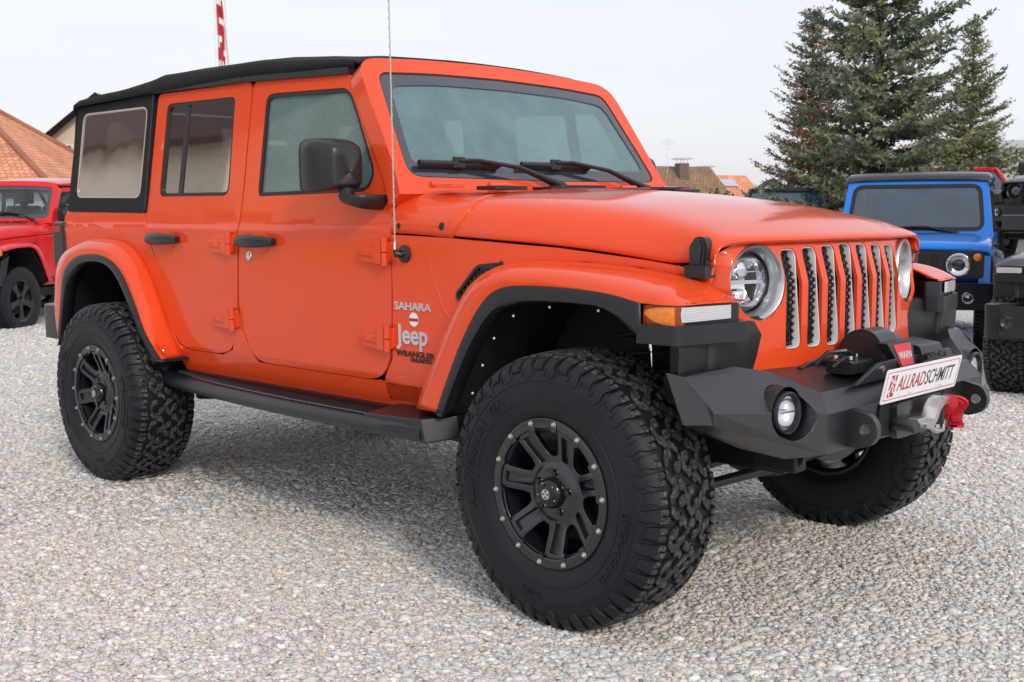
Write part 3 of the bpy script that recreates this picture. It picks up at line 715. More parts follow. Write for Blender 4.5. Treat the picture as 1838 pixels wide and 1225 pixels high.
def rim_parts():
    # outer side is -y; x right, z up
    R = {}
    def fy(r): return interp(r, [.0,.080,.090,.115,.150,.185,.206,.21], [-.120,-.120,-.119,-.112,-.122,-.138,-.1425,-.1425])
    a0 = radians(95); wins = []; slots = []
    for k in range(7):
        a = a0+2*pi*k/7
        def pol(r, da): return (r*cos(a+da), r*sin(a+da))
        wins.append(rnd([pol(.128, -.10), pol(.165, -.165), pol(.202, -.205), pol(.2045, 0), pol(.202, .205), pol(.165, .165), pol(.128, .10), pol(.120, 0)], [.012,.03,.008,.03,.008,.03,.012,.012], 3))
        b = a+pi/7
        slots.append(rnd([(r*cos(b)-t*sin(b), r*sin(b)+t*cos(b)) for r, t in ((.098,-.008),(.175,-.0125),(.192,-.016),(.192,.016),(.175,.0125),(.098,.008))], .006, 3))
    bm = bmesh.new(); R_s = [.030,.050,.070,.086,.094,.104,.114,.124,.134,.150,.166,.180,.191,.2015,.2065]
    fyr = lambda r: interp(r, [0,.078,.088,.098,.114,.15,.185,.206], [-.124,-.124,-.116,-.108,-.112,-.126,-.139,-.1425])
    def wo(r): return pi/7-interp(r, [.108,.114,.124,.134,.166,.191,.2015,.202], [0,.09,.15,.185,.225,.250,.240,.240])
    def so_(r): return interp(r, [.098,.104,.18,.191], [.008,.0115,.0165,.018])/r
    allrows = []
    for r in R_s:
        row = []
        for k in range(7):
            c0 = a0+2*pi*k/7+pi/7; w_ = wo(r) if r > .11 else pi/7*.72; so2 = so_(r)
            for da in (-pi/7, -w_, -(w_+so2)/2, -so2, 0, so2, (w_+so2)/2, w_): row.append((c0+da, r, da))
        allrows.append([bm.verts.new((r*cos(a), fyr(r)+(.0035 if abs(abs(da)-wo(r)) < 1e-6 and r > .11 else 0), r*sin(a))) for a, r, da in row])
    nc = len(allrows[0])
    for i in range(len(R_s)-1):
        rm = (R_s[i]+R_s[i+1])/2
        for j in range(nc):
            c = j % 8
            if c in (0, 7) and .112 < rm < .2015: continue
            if c in (3, 4) and .100 < rm < .190: continue
            bm.faces.new([allrows[i][j], allrows[i][(j+1) % nc], allrows[i+1][(j+1) % nc], allrows[i+1][j]])
    bm.normal_update()
    if sum(f.normal.y*f.calc_area() for f in bm.faces) > 0: bmesh.ops.reverse_faces(bm, faces=bm.faces)
    me = bpy.data.meshes.new('spokes'); bm.to_mesh(me); bm.free(); me.materials.append(M['rim']); me.polygons.foreach_set('use_smooth', [True]*len(me.polygons))
    R['spokes'] = me
    mb = MB()
    def P(u, v, h): r = math.hypot(u, v); return (u, fyr(r)+h, v)
    # slot floors
    mb = MB()
    for sl in slots: mb.prism(grow(sl, .003), .014, .018, P)
    T = Matrix.Rotation(pi/2, 4, 'X')       # local z -> -y
    mb.lathe([(.2065,.138),(.2065,.1475),(.210,.1500),(.234,.1500),(.2375,.1480),(.2385,.144),(.2385,.130),(.215,.128),(.209,.118),(.207,.06),(.205,-.08),(.212,-.12),(.222,-.135),(.222,-.14),(.21,-.142),(.196,-.12),(.194,0),(.198,.10),(.2035,.128),(.2065,.138)], 84, T=T)
    # ring tabs beside each bolt
    for k in range(7):
        for d in (-1, 1):
            a = a0+2*pi*k/7+d*radians(12.6)
            t = [(r*cos(a)-q*sin(a), r*sin(a)+q*cos(a)) for r, q in ((.200,-.012),(.232,-.010),(.232,.010),(.200,.012))]
            mb.prism(rnd(t, .005, 2), 0, 1, lambda u, v, h: (u, -.146-.0055*h, v))
    R['ring'] = mesh('ring', mb, M['rim'], smooth=30)
    mb = MB().lathe([(.0,.100),(.058,.100),(.066,-.02),(.07,-.10)], 32, T=T); mb.lathe([(.16,.02),(.16,.045),(.06,.05)], 48, T=T); mb.lathe([(.16,.02),(.06,.0)], 48, T=T); R['hub'] = mesh('hub', mb, M['under'], smooth=40)
    mb = MB().lathe([(.052,.112),(.050,.130),(.045,.144),(.037,.153),(.027,.1565),(.020,.157),(0,.157)], 40, T=T); R['cap'] = mesh('cap', mb, M['gloss'], smooth=35)
    mb = MB().lathe([(.0,.1572),(.0165,.1572),(.0175,.1582),(.0190,.1582),(.0195,.157)], 32, T=T)
    R['logo_ring'] = mesh('logo', mb, M['greyink'], smooth=30)
    mb = MB(); lf = lambda u, v, h: (u, -.1573-h, v)
    for k in range(4):
        a = pi/4+pi/2*k; mb.prism([(r*cos(a)-q*sin(a), r*sin(a)+q*cos(a)) for r, q in ((.0015,-.0015),(.0125,-.0042),(.0135,0),(.0125,.0042),(.0015,.0015))], 0, .0012, lf)
    mb.prism(circ(0, 0, .0160, 28), 0, .0010, lf, holes=[circ(0, 0, .0138, 28)[::-1]])
    R['logo'] = mesh('logo', mb, M['badge'], smooth=0)
    R['screw'] = mesh('screw', MB().tube([(0,0,0),(0,0,.0065)], [.0036,.0030], 10), M['chrome'], smooth=30)
    R['screw_T'] = [Matrix.Translation((.036*cos(a), -.147, .036*sin(a))) @ Matrix.Rotation(pi/2, 4, 'X') for a in [radians(90+72*k+28) for k in range(5)]]
    R['nut'] = mesh('nut', MB().tube([(0,0,.09),(0,0,.132)], .0105, 6).lathe([(.0135,.1235),(.0125,.1250),(.0120,.1180)], 20), M['gloss'], smooth=30)
    R['nut_T'] = [Matrix.Translation((.064*cos(a), 0, .064*sin(a))) @ Matrix.Rotation(pi/2, 4, 'X') for a in [radians(90+72*k-8) for k in range(5)]]
    T2 = T
    mb = MB().lathe([(.0088,0),(.0088,.002),(.0072,.0032),(.0062,.0032)], 16); mb.lathe([(.0066,.0022),(.0066,.008),(.0050,.0095),(0,.0095)], 6)
    R['bolt'] = mesh('bolt', mb, M['chrome'] if False else mat('steel_bolt', (.55,.53,.50), .28, .9), smooth=30)
    R['bolt_a'] = [a0+2*pi*k/7+d*radians(12.6) for k in range(7) for d in (-1, 1)]
    return R
WR = {}
def wheel(V, x, y, z, spin, yaw=0, seed=0, name='wheel'):
    if not WR: WR.update(rim_parts()); WR['tyre'] = tyre_mesh(); WR['tyre2'] = WR['tyre']
    hub = obj(name, WR['hub'], None, V)
    flip = Matrix.Rotation(pi, 4, 'Z') if y > 0 else Matrix.Identity(4)
    W = Matrix.Translation((x, y, z)) @ Matrix.Rotation(yaw, 4, 'Z') @ flip @ Matrix.Rotation(spin, 4, 'Y')
    hub.matrix_basis = W                     # parent inverse already holds the vehicle base
    def sub(n, me, T=Matrix.Identity(4), bev=0, sol=0, ss=0):
        o = bpy.data.objects.new(n, me); C.objects.link(o); o.parent = hub; o.matrix_local = T
        if sol: s_ = o.modifiers.new('s', 'SOLIDIFY'); s_.thickness = sol; s_.offset = -1
        if bev: b = o.modifiers.new('b', 'BEVEL'); b.width = bev; b.segments = 3; b.limit_method = 'ANGLE'; b.angle_limit = radians(40); b.harden_normals = True
        if ss: q_ = o.modifiers.new('ss', 'SUBSURF'); q_.levels = q_.render_levels = ss
        return o
    sub('tyre', WR['tyre']); sub('rim', WR['ring'], bev=.002); sub('spokes', WR['spokes'], sol=.030, bev=.0035, ss=1)
    sub('centre_cap', WR['cap']); sub('cap_emblem', WR['logo_ring']); sub('cap_cross', WR['logo']); [sub('cap_screw', WR['screw'], q_) for q_ in WR['screw_T']]; [sub('lug_nut', WR['nut'], q_) for q_ in WR['nut_T']]
    if True:
        for a in WR['bolt_a']:
            sub('rim_bolt', WR['bolt'], Matrix.Translation((.2245*cos(a), -.1500, .2245*sin(a))) @ Matrix.Rotation(pi/2, 4, 'X'))
    return hub

# ------------------------------------------------------------ soft top
def softtop(V, hard=False):
    xs = [-1.245,-1.30,-1.5,-1.75,-2.0,-2.2,-2.45,-2.7,-2.85,-3.0,-3.2,-3.38,-3.50,-3.56,-3.585,-3.588]
    zr = [1.912,1.922,1.945,1.966,1.976,1.978,1.982,1.980,1.966,1.946,1.936,1.926,1.914,1.896,1.870,1.846]
    yr = [.745,.752,.757,.758,.758,.757,.758,.76,.764,.766,.768,.77,.772,.768,.76,.75]
    rows = []
    X = list(np.linspace(0, len(xs)-1, 61))
    for q in X:
        i = interp(q, range(len(xs)), xs); z = interp(q, range(len(xs)), zr); y0 = interp(q, range(len(xs)), yr)
        zl = interp(i, [-3.7,-3.6,-2.8,-2.0,-1.25], [1.855,1.862,1.878,1.893,1.868])
        zl = min(zl, z-.02); r = []
        w = .006*sin(i*9)+.004*sin(i*23+1)
        sec = [(y0+.003, zl), (y0+.008, zl+.30*(z-zl)+.002), (y0-.002+w*.5, zl+.62*(z-zl)), (y0-.035, z-.022+w*.6), (y0-.10, z-.004), (y0-.22, z+.010+w*.4), (.36, z+.020), (.18, z+.026), (0, z+.028)]
        rows.append([(i, -a, b) for a, b in sec]+[(i, a, b) for a, b in sec[::-1][1:]])
    st = obj('soft_top', mesh('soft_top', MB().grid(rows), M['fabric'], smooth=60), None, V, sol=.012)
    for s in (-1, 1):
        fy = lambda x, z: Yb(x, z)+.004
        body = rnd([(-2.772,1.312),(-3.592,1.322),(-3.60,1.36),(-3.585,1.62),(-3.562,1.862),(-2.765,1.876)], [.01,.02,.1,.1,.02,.01])
        win = rnd([(-2.838,1.384),(-3.512,1.394),(-3.500,1.826),(-2.828,1.822)], [.05,.05,.05,.05])
        q = panel('side_curtain', body, s, M['fabric'], st, holes=[win], fy=fy, sol=.012, bev=.003)
        w = panel('side_window', grow(win, .004), s, M['vinyl'], st, fy=fy, sol=0, bev=0, off=-.004)
        wb = grow(win, .001); wi = grow(win, -.008)
        panel('window_welt', wb, s, M['badge'] if False else mat('clear_welt', (.42,.36,.32), .25), st, holes=[wi], fy=fy, sol=.004, bev=.001, off=.001)
        mb = MB(); mb.sweep([(-3.592, s*(fy(0, 1.32)+.001), 1.315), (-2.775, s*(fy(0, 1.31)+.001), 1.306)], [(-.004,-.012),(.004,-.012),(.004,.012),(-.004,.012)]); obj('curtain_rail', mb, M['rubbertrim'], st, bev=.002)
        mb = MB()
        rows = [[(-2.766-.0, s*(Yb(-2.76, z)+o), z) for o in (-.01, .012)] for z in np.linspace(1.32, 1.88, 9)]
        mb.grid(rows); rows = [[(-2.776, s*(Yb(-2.76, z)+o), z) for o in (-.01, .012)] for z in np.linspace(1.32, 1.88, 9)]; mb.grid(rows)
        rows = [[(x, s*(Yb(-2.76, z)+.012), z) for x in (-2.776, -2.766)] for z in np.linspace(1.32, 1.88, 9)]; mb.grid(rows)
        obj('curtain_post', mb, M['rubbertrim'], st, fixn=False)
    # rear curtain with its window
    def rb(u, v, h): return (-3.575-.045*(1.86-v)/.55*0-.012+h, u, v)
    mb = MB().prism([(-.80,1.33),(.80,1.33),(.745,1.86),(-.745,1.86)], -.012, 0, rb, holes=[rnd([(-.60,1.40),(.60,1.40),(.58,1.80),(-.58,1.80)], .05)]); obj('rear_curtain', mb, M['fabric'], st)
    mb = MB().add([rb(u, v, -.006) for u, v in [(-.61,1.39),(.61,1.39),(.59,1.81),(-.59,1.81)]], [(0,1,2,3)]); obj('rear_window', mb, M['redcarglass'], st, smooth=0)
    return st

# ------------------------------------------------------------ front bumper, winch and fittings
def bumper(V):
    H = {'A': (.415,.945,.848), 'A2': (.50,.73,.853), 'F': (.557,.626,.833), 'G': (.668,.52,.768), 'R': (.462,.925,.838), 'H': (.708,.545,.712), 'I': (.706,.55,.590), 'J': (.575,.56,.560),
         'C': (.512,.905,.803), 'D': (.562,.918,.745), 'E': (.556,.913,.708), 'B': (.470,.935,.700), 'K': (.44,.60,.58), 'TB': (.45,.60,.815), 'TA': (.37,.90,.82)}
    v = []; ids = {}
    for s in (-1, 1):
        for k, (x, y, z) in H.items(): ids[(k, s)] = len(v); v.append((x, s*y, z))
    f = []
    for s in (-1, 1):
        g = lambda *ks: f.append(tuple(ids[(k, s)] for k in (ks if s < 0 else ks[::-1])))
        g('A','B','R'); g('R','B','C'); g('B','E','C'); g('C','E','D'); g('A','R','A2'); g('R','F','A2'); g('R','C','D'); g('R','D','F'); g('F','D','H'); g('F','H','G'); g('D','E','I'); g('D','I','H'); g('E','J','I'); g('E','B','J'); g('B','K','J')
        g('TA','A','A2'); g('TA','A2','TB'); g('TB','A2','F'); g('TB','F','G'); g('TA','B','A'); g('TA','K','B'); g('TA','TB','K')
    def c(*ks): f.append(tuple(ids[k] for k in ks))
    n, p = -1, 1
    c(('G',n),('H',n),('H',p),('G',p)); c(('H',n),('I',n),('I',p),('H',p)); c(('I',n),('J',n),('J',p),('I',p)); c(('J',n),('K',n),('K',p),('J',p)); c(('TB',n),('G',n),('G',p),('TB',p)); c(('K',n),('TB',n),('TB',p),('K',p))
    bp_ = obj('front_bumper', mesh('front_bumper', MB().add(v, f), M['powder'], smooth=0), None, V, bev=.006, seg=3, ang=12)
    bp_.modifiers['bevel'].harden_normals = False
    for s in (-1, 1):          # round openings for the lamps, cut along the driving direction
        cu = obj('cut', MB().lathe([(0,-.06),(.078,-.06),(.078,.2),(0,.2)], 48, T=Matrix.Translation((.632, s*.655, .720)) @ Matrix.Rotation(s*.05, 4, 'Z') @ Matrix.Rotation(pi/2, 4, 'Y')), M['powder'], None, smooth=0)
        bo = bp_.modifiers.new('cut', 'BOOLEAN'); bo.object = cu; bo.solver = 'EXACT'; bv = bp_.modifiers.find('bevel')
        bp_.modifiers[bv].show_viewport = False
        dg = bpy.context.evaluated_depsgraph_get(); me_ = bpy.data.meshes.new_from_object(bp_.evaluated_get(dg), depsgraph=dg); bp_.modifiers.remove(bo); bp_.data = me_; bpy.data.objects.remove(cu)
        bp_.modifiers[bv].show_viewport = True
    # dark opening and fairlead plate
    mb = MB().prism(rnd([(-.235,.60),(.235,.60),(.235,.705),(-.235,.705)], .02), 0, .004, lambda u, v, h: (.7095+h, u, v)); obj('bumper_opening', mb, M['dark'], bp_)
    mb = MB().prism(rnd([(-.16,.585),(.16,.585),(.16,.70),(-.16,.70)], .02), .0, .022, lambda u, v, h: (.714+h, u, v)); obj('fairlead_plate', mb, M['powder'], bp_, bev=.004)
    for s in (-1, 1):
        # shackle tabs
        poly = [(.69,.592),(.735,.592)]+[(.752+.046*cos(a), .652+.052*sin(a)) for a in [radians(-75+15*k) for k in range(12)]]+[(.715,.712),(.69,.712)]
        mb = MB().prism(poly, -.013, .013, lambda u, v, h: (u, s*.40+h, v), holes=[circ(.757, .652, .0165, 20)[::-1]]); obj('shackle_mount', mb, M['powder'], bp_, bev=.003, seg=2)
        # tow pins
        obj('tow_pin', MB().tube([(.73, s*.155, .635), (.80, s*.165, .632), (.806, s*.166, .632)], [.021,.021,.017], 20), M['powder'], bp_, smooth=40)
        # round lamps in the wings
        n = Vector((1, s*.05, 0)).normalized()
        p = Vector((.632, s*.655, .720)); T = Matrix.Translation(p) @ n.to_track_quat('Z', 'Y').to_matrix().to_4x4()
        fl = obj('fog_lamp', MB().lathe([(.064,-.02),(.064,.010),(.060,.014),(.055,.012),(.052,-.02)], 40, T=T), M['satin'], bp_, smooth=50)
        obj('fog_lens', MB().lathe([(.053,-.002),(.045,.006),(.025,.011),(0,.012)], 40, T=T), M['clearglass'], fl, smooth=70)
        obj('fog_reflector', MB().lathe([(.053,-.004),(.045,-.022),(.02,-.034),(0,-.036)], 40, T=T), M['reflector'], fl, smooth=70)
        obj('fog_divider', MB().box((-.052,-.002,-.02), (.052,.002,-.004), T=T), M['chrome'], fl)
        obj('lamp_recess', MB().lathe([(.0775,.004),(.0775,-.045),(.05,-.05)], 48, T=T), M['powder'], bp_, smooth=40)
    # frame brackets under the bumper
    for s in (-1, 1): obj('frame_horn', MB().box((.40, s*.43-.034, .495), (.555, s*.43+.034, .60)), M['under'], bp_, bev=.006)
    for s in (-1, 1):
        T = Matrix.Translation((.556, s*.43, .530)) @ Matrix.Rotation(pi/2, 4, 'Y'); obj('frame_bolt', MB().lathe([(.018,0),(.018,.003),(.011,.003),(.011,.010),(0,.010)], 6, T=T), M['satin'], bp_)
    # winch
    wl = [(.50,.79),(.50,.86),(.53,.905),(.575,.925),(.625,.915),(.66,.87),(.675,.80),(.675,.79)]
    wz = MB().prism(rnd(wl, .02), -.115, .005, lambda u, v, h: (u, h, v)); w_ = obj('winch', wz, M['gloss'] if False else mat('winch_satin', (.016,.018,.024), .25), V, bev=.012, seg=3)
    mb = MB().prism(rnd([(.515,.80),(.52,.87),(.56,.90),(.62,.895),(.655,.85),(.67,.80)], .02), .005, .085, lambda u, v, h: (u, h, v)); obj('winch_housing', mb, mat('winch_grey', (.03,.035,.045), .3), w_, bev=.01, seg=3)
    mb = MB().prism(rnd([(.555,.795),(.555,.835),(.645,.835),(.645,.795)], .006), -.29, -.15, lambda u, v, h: (u, h, v)); obj('control_box', mb, M['satin'], w_, bev=.004)
    # badge recess, red badge, lettering on the sloped front
    def bf(u, v, h):                       # u sideways, v up the slope
        return (.690-v*.30+h, -.040+u*.92, .848+v*.95)
    mb = MB().prism(rnd([(-.105,.038),(.085,.040),(.062,-.052),(-.045,-.055)], .008), -.03, .004, bf); obj('badge_frame', mb, M['satin'], w_, bev=.003)
    mb = MB().prism(rnd([(-.068,.030),(.062,.030),(.045,-.040),(-.042,-.042)], .004), .0035, .0065, bf); rb_ = obj('winch_badge', mb, mat('red_badge', (.60,.02,.025), .3), w_)
    mb = MB(); text(mb, 'WARN', .032, lambda u, v, h: bf(u*.95, v-.008, .0070+h), bold=.0009, ext=.0006); obj('badge_lettering', mb, M['badge'], w_, smooth=0)
    mb = MB().tube([(.51,-.10,.83),(.47,-.24,.81),(.49,-.34,.80)], .012, 10); mb.tube([(.60,-.19,.845),(.60,-.25,.865),(.56,-.29,.86),(.53,-.31,.82)], .007, 8); mb.tube([(.61,-.24,.84),(.62,-.29,.85),(.6,-.33,.82)], .005, 8); obj('winch_cable', mb, M['satin'], w_)
    mb = MB()
    for (x, y, z) in ((.62,-.25,.838),(.60,-.18,.838),(.58,-.27,.838)): mb.tube([(x,y,z),(x,y,z+.012)], .008, 6)
    obj('terminal', mb, M['chrome'], w_)
    # mounting plate bridge in front of the winch
    mb = MB().prism([(-.36,.776),(-.22,.83),(-.12,.835),(.30,.835),(.34,.79),(.34,.776)], .685, .70, lambda u, v, h: (h, u, v)); obj('winch_plate', mb, M['powder'], w_, bev=.003)
    obj('plate_screw', MB().tube([(.70,-.20,.812),(.706,-.20,.812)], .010, 12), M['chrome'], w_)
    # louvred plastic cover right of the winch
    mb = MB().prism(rnd([(.60,.85),(.60,.875),(.70,.86),(.72,.80),(.70,.80)], .008), .06, .22, lambda u, v, h: (u, h, v))
    cv = obj('cover_panel', mb, M['satin'], w_, bev=.003)
    mb = MB(); text(mb, 'ALLRADSCHMITT', .030, lambda u, v, h: (.722-v*.25+h, .14+u*.62, .826+v*.9), ext=.003, bold=.0008); obj('cover_lettering', mb, M['gloss'], w_, smooth=0)
    # licence plate
    xs_ = lambda v: .760+v*.22
    def pl(u, v, h): return (xs_(v)+h-(.0), -.036+u, .768+v)
    P = obj('licence_plate', MB().prism(rnd([(-.268,-.055),(.268,-.055),(.268,.055),(-.268,.055)], .010), -.003, 0, pl), M['white'], V, bev=.0008)
    mb = MB().prism(rnd([(-.257,-.045),(.257,-.045),(.257,.045),(-.257,.045)], .008), .0, .0006, pl, holes=[rnd([(-.2548,-.0428),(.2548,-.0428),(.2548,.0428),(-.2548,.0428)], .007)[::-1]]); obj('plate_border', mb, M['redink'], P, smooth=0)
    mb = MB(); text(mb, 'ALLRAD', .068, lambda u, v, h: pl(-.176+u, v-.0, .0008+h), ext=.0002, align='LEFT', sx=.76, bold=.0002, shear=.16); obj('plate_word', mb, M['redink'], P, smooth=0)
    x0 = max(q[1] for q in mb.v)+.038
    mb = MB(); text(mb, 'SCHMITT', .068, lambda u, v, h: pl(x0+.003+u, v-.0, .0008+h), ext=.0002, align='LEFT', sx=.735, bold=.0002, shear=.16); obj('plate_word', mb, M['greyink'], P, smooth=0)
    # emblem: red field with a white crossing figure
    mb = MB().prism([(-.236,-.036),(-.196,-.036),(-.190,.034),(-.230,.034)], 0, .0006, pl); obj('plate_emblem', mb, M['redink'], P, smooth=0)
    mb = MB()
    rr = random.Random(4)
    for pts in ([(-.236,-.020),(-.224,-.010),(-.218,.004),(-.210,.014),(-.205,.026)], [(-.216,.004),(-.205,-.006),(-.207,-.018),(-.199,-.024)], [(-.212,.010),(-.222,.020),(-.229,.016),(-.226,.028)], [(-.220,-.006),(-.228,-.024),(-.220,-.034)], [(-.214,.010),(-.200,.012),(-.194,.004)], [(-.21,.028),(-.203,.036)]):
        for (a, b), (c_, d) in zip(pts, pts[1:]):
            dx, dz = c_-a, d-b; l = math.hypot(dx, dz); px, pz = -dz/l*.0032, dx/l*.0032
            mb.prism([(a-px-dx*.1,b-pz-dz*.1),(c_-px*.8,d-pz*.8),(c_+px*.8,d+pz*.8),(a+px-dx*.1,b+pz-dz*.1)], .0007, .0012, pl)
    obj('emblem_figure', mb, M['white'], P, smooth=0)
    mb = MB()
    mb.box((.70,-.12,.73), (.752,-.10,.76)); mb.box((.70,.10,.73), (.752,.12,.76)); obj('plate_bracket', mb, M['powder'], P)
    # fairlead clevis with red strap
    T = Matrix.Translation((.735, .005, .672))
    prof = [(-.11,-.022),(-.055,-.018),(-.03,.018),(.0,.040),(.035,.046),(.075,.040),(.085,.012),(.068,-.004),(.05,.018),(.02,.022),(-.01,.008),(-.03,-.022),(-.055,-.040),(-.11,-.040)]
    hk = obj('winch_hook', MB().prism(rnd(prof, .006), -.022, .026, lambda u, v, h: (.785+h, .0+u-.0, .662+v)), M['alloy'], V, bev=.004, seg=2)
    mb = MB().box((.762,-.145,.628), (.80,-.085,.655)); mb.tube([(.79,.005,.600),(.79,.005,.690)], .012, 14); mb.tube([(.79,.005,.598),(.79,.005,.606)], .022, 14); mb.tube([(.79,.005,.682),(.79,.005,.690)], .022, 14)
    mb.tube([(.79,-.05,.62),(.80,-.02,.60),(.80,.03,.60),(.79,.05,.625)], .009, 10); obj('hook_pin', mb, M['alloy'], hk, bev=.003)
    obj('cable_thimble', MB().tube([(.79,.005,.622),(.79,.005,.668)], .024, 18), M['gloss'], hk)
    rows = []
    for i in range(19):
        a = -1.9+i/18*5.2; r = .036+.006*sin(i*1.3)
        cx, cz = .795+.012*sin(i*.9), .650; p = Vector((cx+.02*cos(a*.5), .082+.030*cos(a), cz+.050*sin(a)))
        rows.append([tuple(p+Vector((dx, dy, dz))) for dx, dy, dz in ((-.022,0,0),(.022,.004,0),(.022,.008,.006),(-.022,.006,.006))])
    mb = MB().grid(rows, close=True); rows = [[(x+.012, y+.006, z) for x, y, z in r] for r in rows[3:15]]; mb.grid([[(x*.6+.795*.4, y*.7+.082*.3, z*.8+.65*.2) for x, y, z in r] for r in rows], close=True)
    mb.grid([[(.785+q, .055+.05*t, .63+.05*t+o) for q, o in ((-.02,0),(.022,0),(.022,.005),(-.02,.005))] for t in (0,.3,.6,1)], close=True)
    obj('pull_strap', mb, M['strap'], hk, smooth=60, bev=.002)

# ------------------------------------------------------------ the rest of the vehicle
def side_fittings(V, s):
    # fender flares and lips
    ff = flare('fender_flare', fB, fL, fLy, s, M['orange'], V)
    # front black housing with marker lamps
    L2, Y2, M2 = fL[:9], fLy[:9], fM[:8]+[(.325,.927)]
    lip('flare_lip', L2, Y2, M2, s, M['plastic'], ff)
    def hp(u, v, h): return (u, s*v, h)
    plan = [(.30,.942),(.447,.940),(.510,.675),(.500,.650),(.45,.63),(.40,.66),(.30,.75)]
    mb = MB().prism(rnd(plan, [.01,.025,.02,.01,.01,.01,.01]), .925, .982, hp)
    # bottom of the lip tapers into the arch
    hb = obj('flare_nose', mb, M['plastic'], ff, bev=.010, seg=3)
    mb = MB().prism(rnd([(.29,.917),(.430,.917),(.486,.68),(.44,.65),(.29,.75)], .01), .980, 1.037, hp); obj('lamp_housing', mb, M['plastic'], ff, bev=.003)
    # amber lamp and ribbed running lamp on the outer face
    edge = [(.315,.9345),(.40,.9345),(.420,.933),(.434,.928),(.445,.915),(.492,.715)]
    def lamp(nm, x0, x1, z0a, z1a, z0b, z1b, mt, off=0):
        rows = []
        for i in range(9):
            x = x0+(x1-x0)*i/8; y = interp(x, [p[0] for p in edge], [p[1] for p in edge])-.008+off; t = i/8
            za = z0a+(z0b-z0a)*t; zb = z1a+(z1b-z1a)*t
            if mt is M['amber'] or nm == 'amber_rim': za += .026*(1-t)**2.5; zb -= .012*(1-t)**4; 
            rows.append([(x, s*(y-.02), za), (x, s*y, za), (x, s*(y+.004), (za+zb)/2), (x, s*y, zb), (x, s*(y-.02), zb)])
        mb = MB().grid(rows); k = len(mb.v); mb.f += [(0,1,2,3,4), (k-1,k-2,k-3,k-4,k-5)]; mb.m += [0, 0]
        return obj(nm, mb, mt, ff, smooth=50)
    lamp('marker_rim', .318, .440, .972, 1.036, .974, 1.038, M['orangelens'], -.002)
    lamp('marker_lamp', .326, .428, .980, 1.032, .982, 1.034, M['amber'], .003)
    lamp('running_lamp', .443, .484, .990, 1.034, .994, 1.034, M['drl'], .002)
    rl = lip('rear', rL, [.935]*10, rM, s, M['plastic'], None); bpy.data.objects.remove(rl)
    rf = flare('fender_flare', rB, rL, [.92,.93]+[.935]*8, s, M['orange'], V)
    lip('flare_lip', rL, [.92,.93]+[.935]*8, rM, s, M['plastic'], rf)
    # bottom caps of the flares
    for fl_, pts in ((ff, [(-.785,.800),(-.775,.800),(-.56,.945),(-.54,.945),(-.55,.80)]), (rf, [(-2.54,.80),(-2.44,.80),(-2.44,.944),(-2.56,.944)])):
        z = .606 if fl_ is ff else .630
        obj('flare_foot', MB().prism(rnd(pts, .01), z, z+.014, lambda u, v, h: (u, s*v, h)), M['plastic'], fl_, bev=.003)
    for x, z in ((-.455,.70),(-.405,.80),(-.35,.895),(-.26,.975),(-.10,1.012),(.10,1.012)):
        obj('liner_screw', MB().lathe([(0,.003),(.004,.002),(.005,0)], 10, T=Matrix.Translation((x+.03, s*.905, z-.004)) @ Matrix.Rotation(-s*pi/2, 4, 'X')), M['silver'], ff)
    # wheel-arch liners
    for nm, pts in (('f', [(-.56,.60)]+[(a, b+.03) for a, b in fM]+[(.44,.95),(.44,.80)]), ('r', [(-3.56,.62)]+[(a, b+.03) for a, b in rM]+[(-2.50,.60)])):
        rows = densify([[(x, s*.925, z), (x, s*.80, z+.015), (x, s*.60, z+.02), (x, s*.44, z+.02)] for x, z in pts], 3)
        w_ = obj('wheel_arch_liner', mesh('liner', MB().grid(rows), M['under'], smooth=60), None, V)
        mb = MB().prism([(a, b+.03) for a, b in (pts if nm == 'r' else pts)], .0, .01, lambda u, v, h: (u, s*(.44+h), v)); obj('inner_wall', mb, M['dark'], w_)
    # skirt closing the gap flare front / bumper
    obj('inner_fender', MB().prism([(.30,.80),(.435,.80),(.435,.93),(.30,.93)], .60, .78, lambda u, v, h: (u, s*h, v)).tube([(.435,s*.765,.80),(.435,s*.765,.93)], .025, 16), M['under'], V, bev=.01)
    # running board
    ox = [-2.74,-2.66,-2.5,-2.25,-2.0,-1.7,-1.4,-1.1,-.85,-.66]; oy = [.80,.845,.885,.925,.95,.972,.985,.988,.985,.978]
    rows = []; X = np.linspace(-2.745, -.62, 40)
    for x in X:
        y = interp(x, ox, oy); e = sstep(-2.745, -2.66, x); up = .012*(1-sstep(-2.72, -2.45, x))+.012*sstep(-.9, -.7, x)
        t = .575+up; b = .505+.035*(1-e)
        rows.append([(x, s*.74, b+.02), (x, s*(y-.06), b), (x, s*(y-.010), b+.004), (x, s*y, b+.022), (x, s*(y-.004), t-.030), (x, s*(y-.022), t-.012), (x, s*(y-.034), t-.010+up*.6), (x, s*.80, t-.006+up), (x, s*.775, t+.006+up), (x, s*.74, t+.006+up)])
    mb = MB().grid(rows, close=True); n = len(rows[0]); mb.f += [tuple(range(n)), tuple(len(mb.v)-n+k for k in range(n))[::-1]]; mb.m += [0, 0]
    rb = obj('running_board', mb, M['plastic'], V, smooth=40, bev=.003)
    mb = MB().grid([[(x, s*(interp(x, ox, oy)-.040), .568+.0005), (x, s*.800, .572+.0005)] for x in np.linspace(-2.50, -.93, 30)]); 
    rows = [[(x, s*(interp(x, ox, oy)-.040), .5705), (x, s*.802, .5745)] for x in np.linspace(-2.50, -.93, 30)]
    obj('step_pad', MB().grid(rows), M['tread'], rb, sol=.004)
    mb = MB()
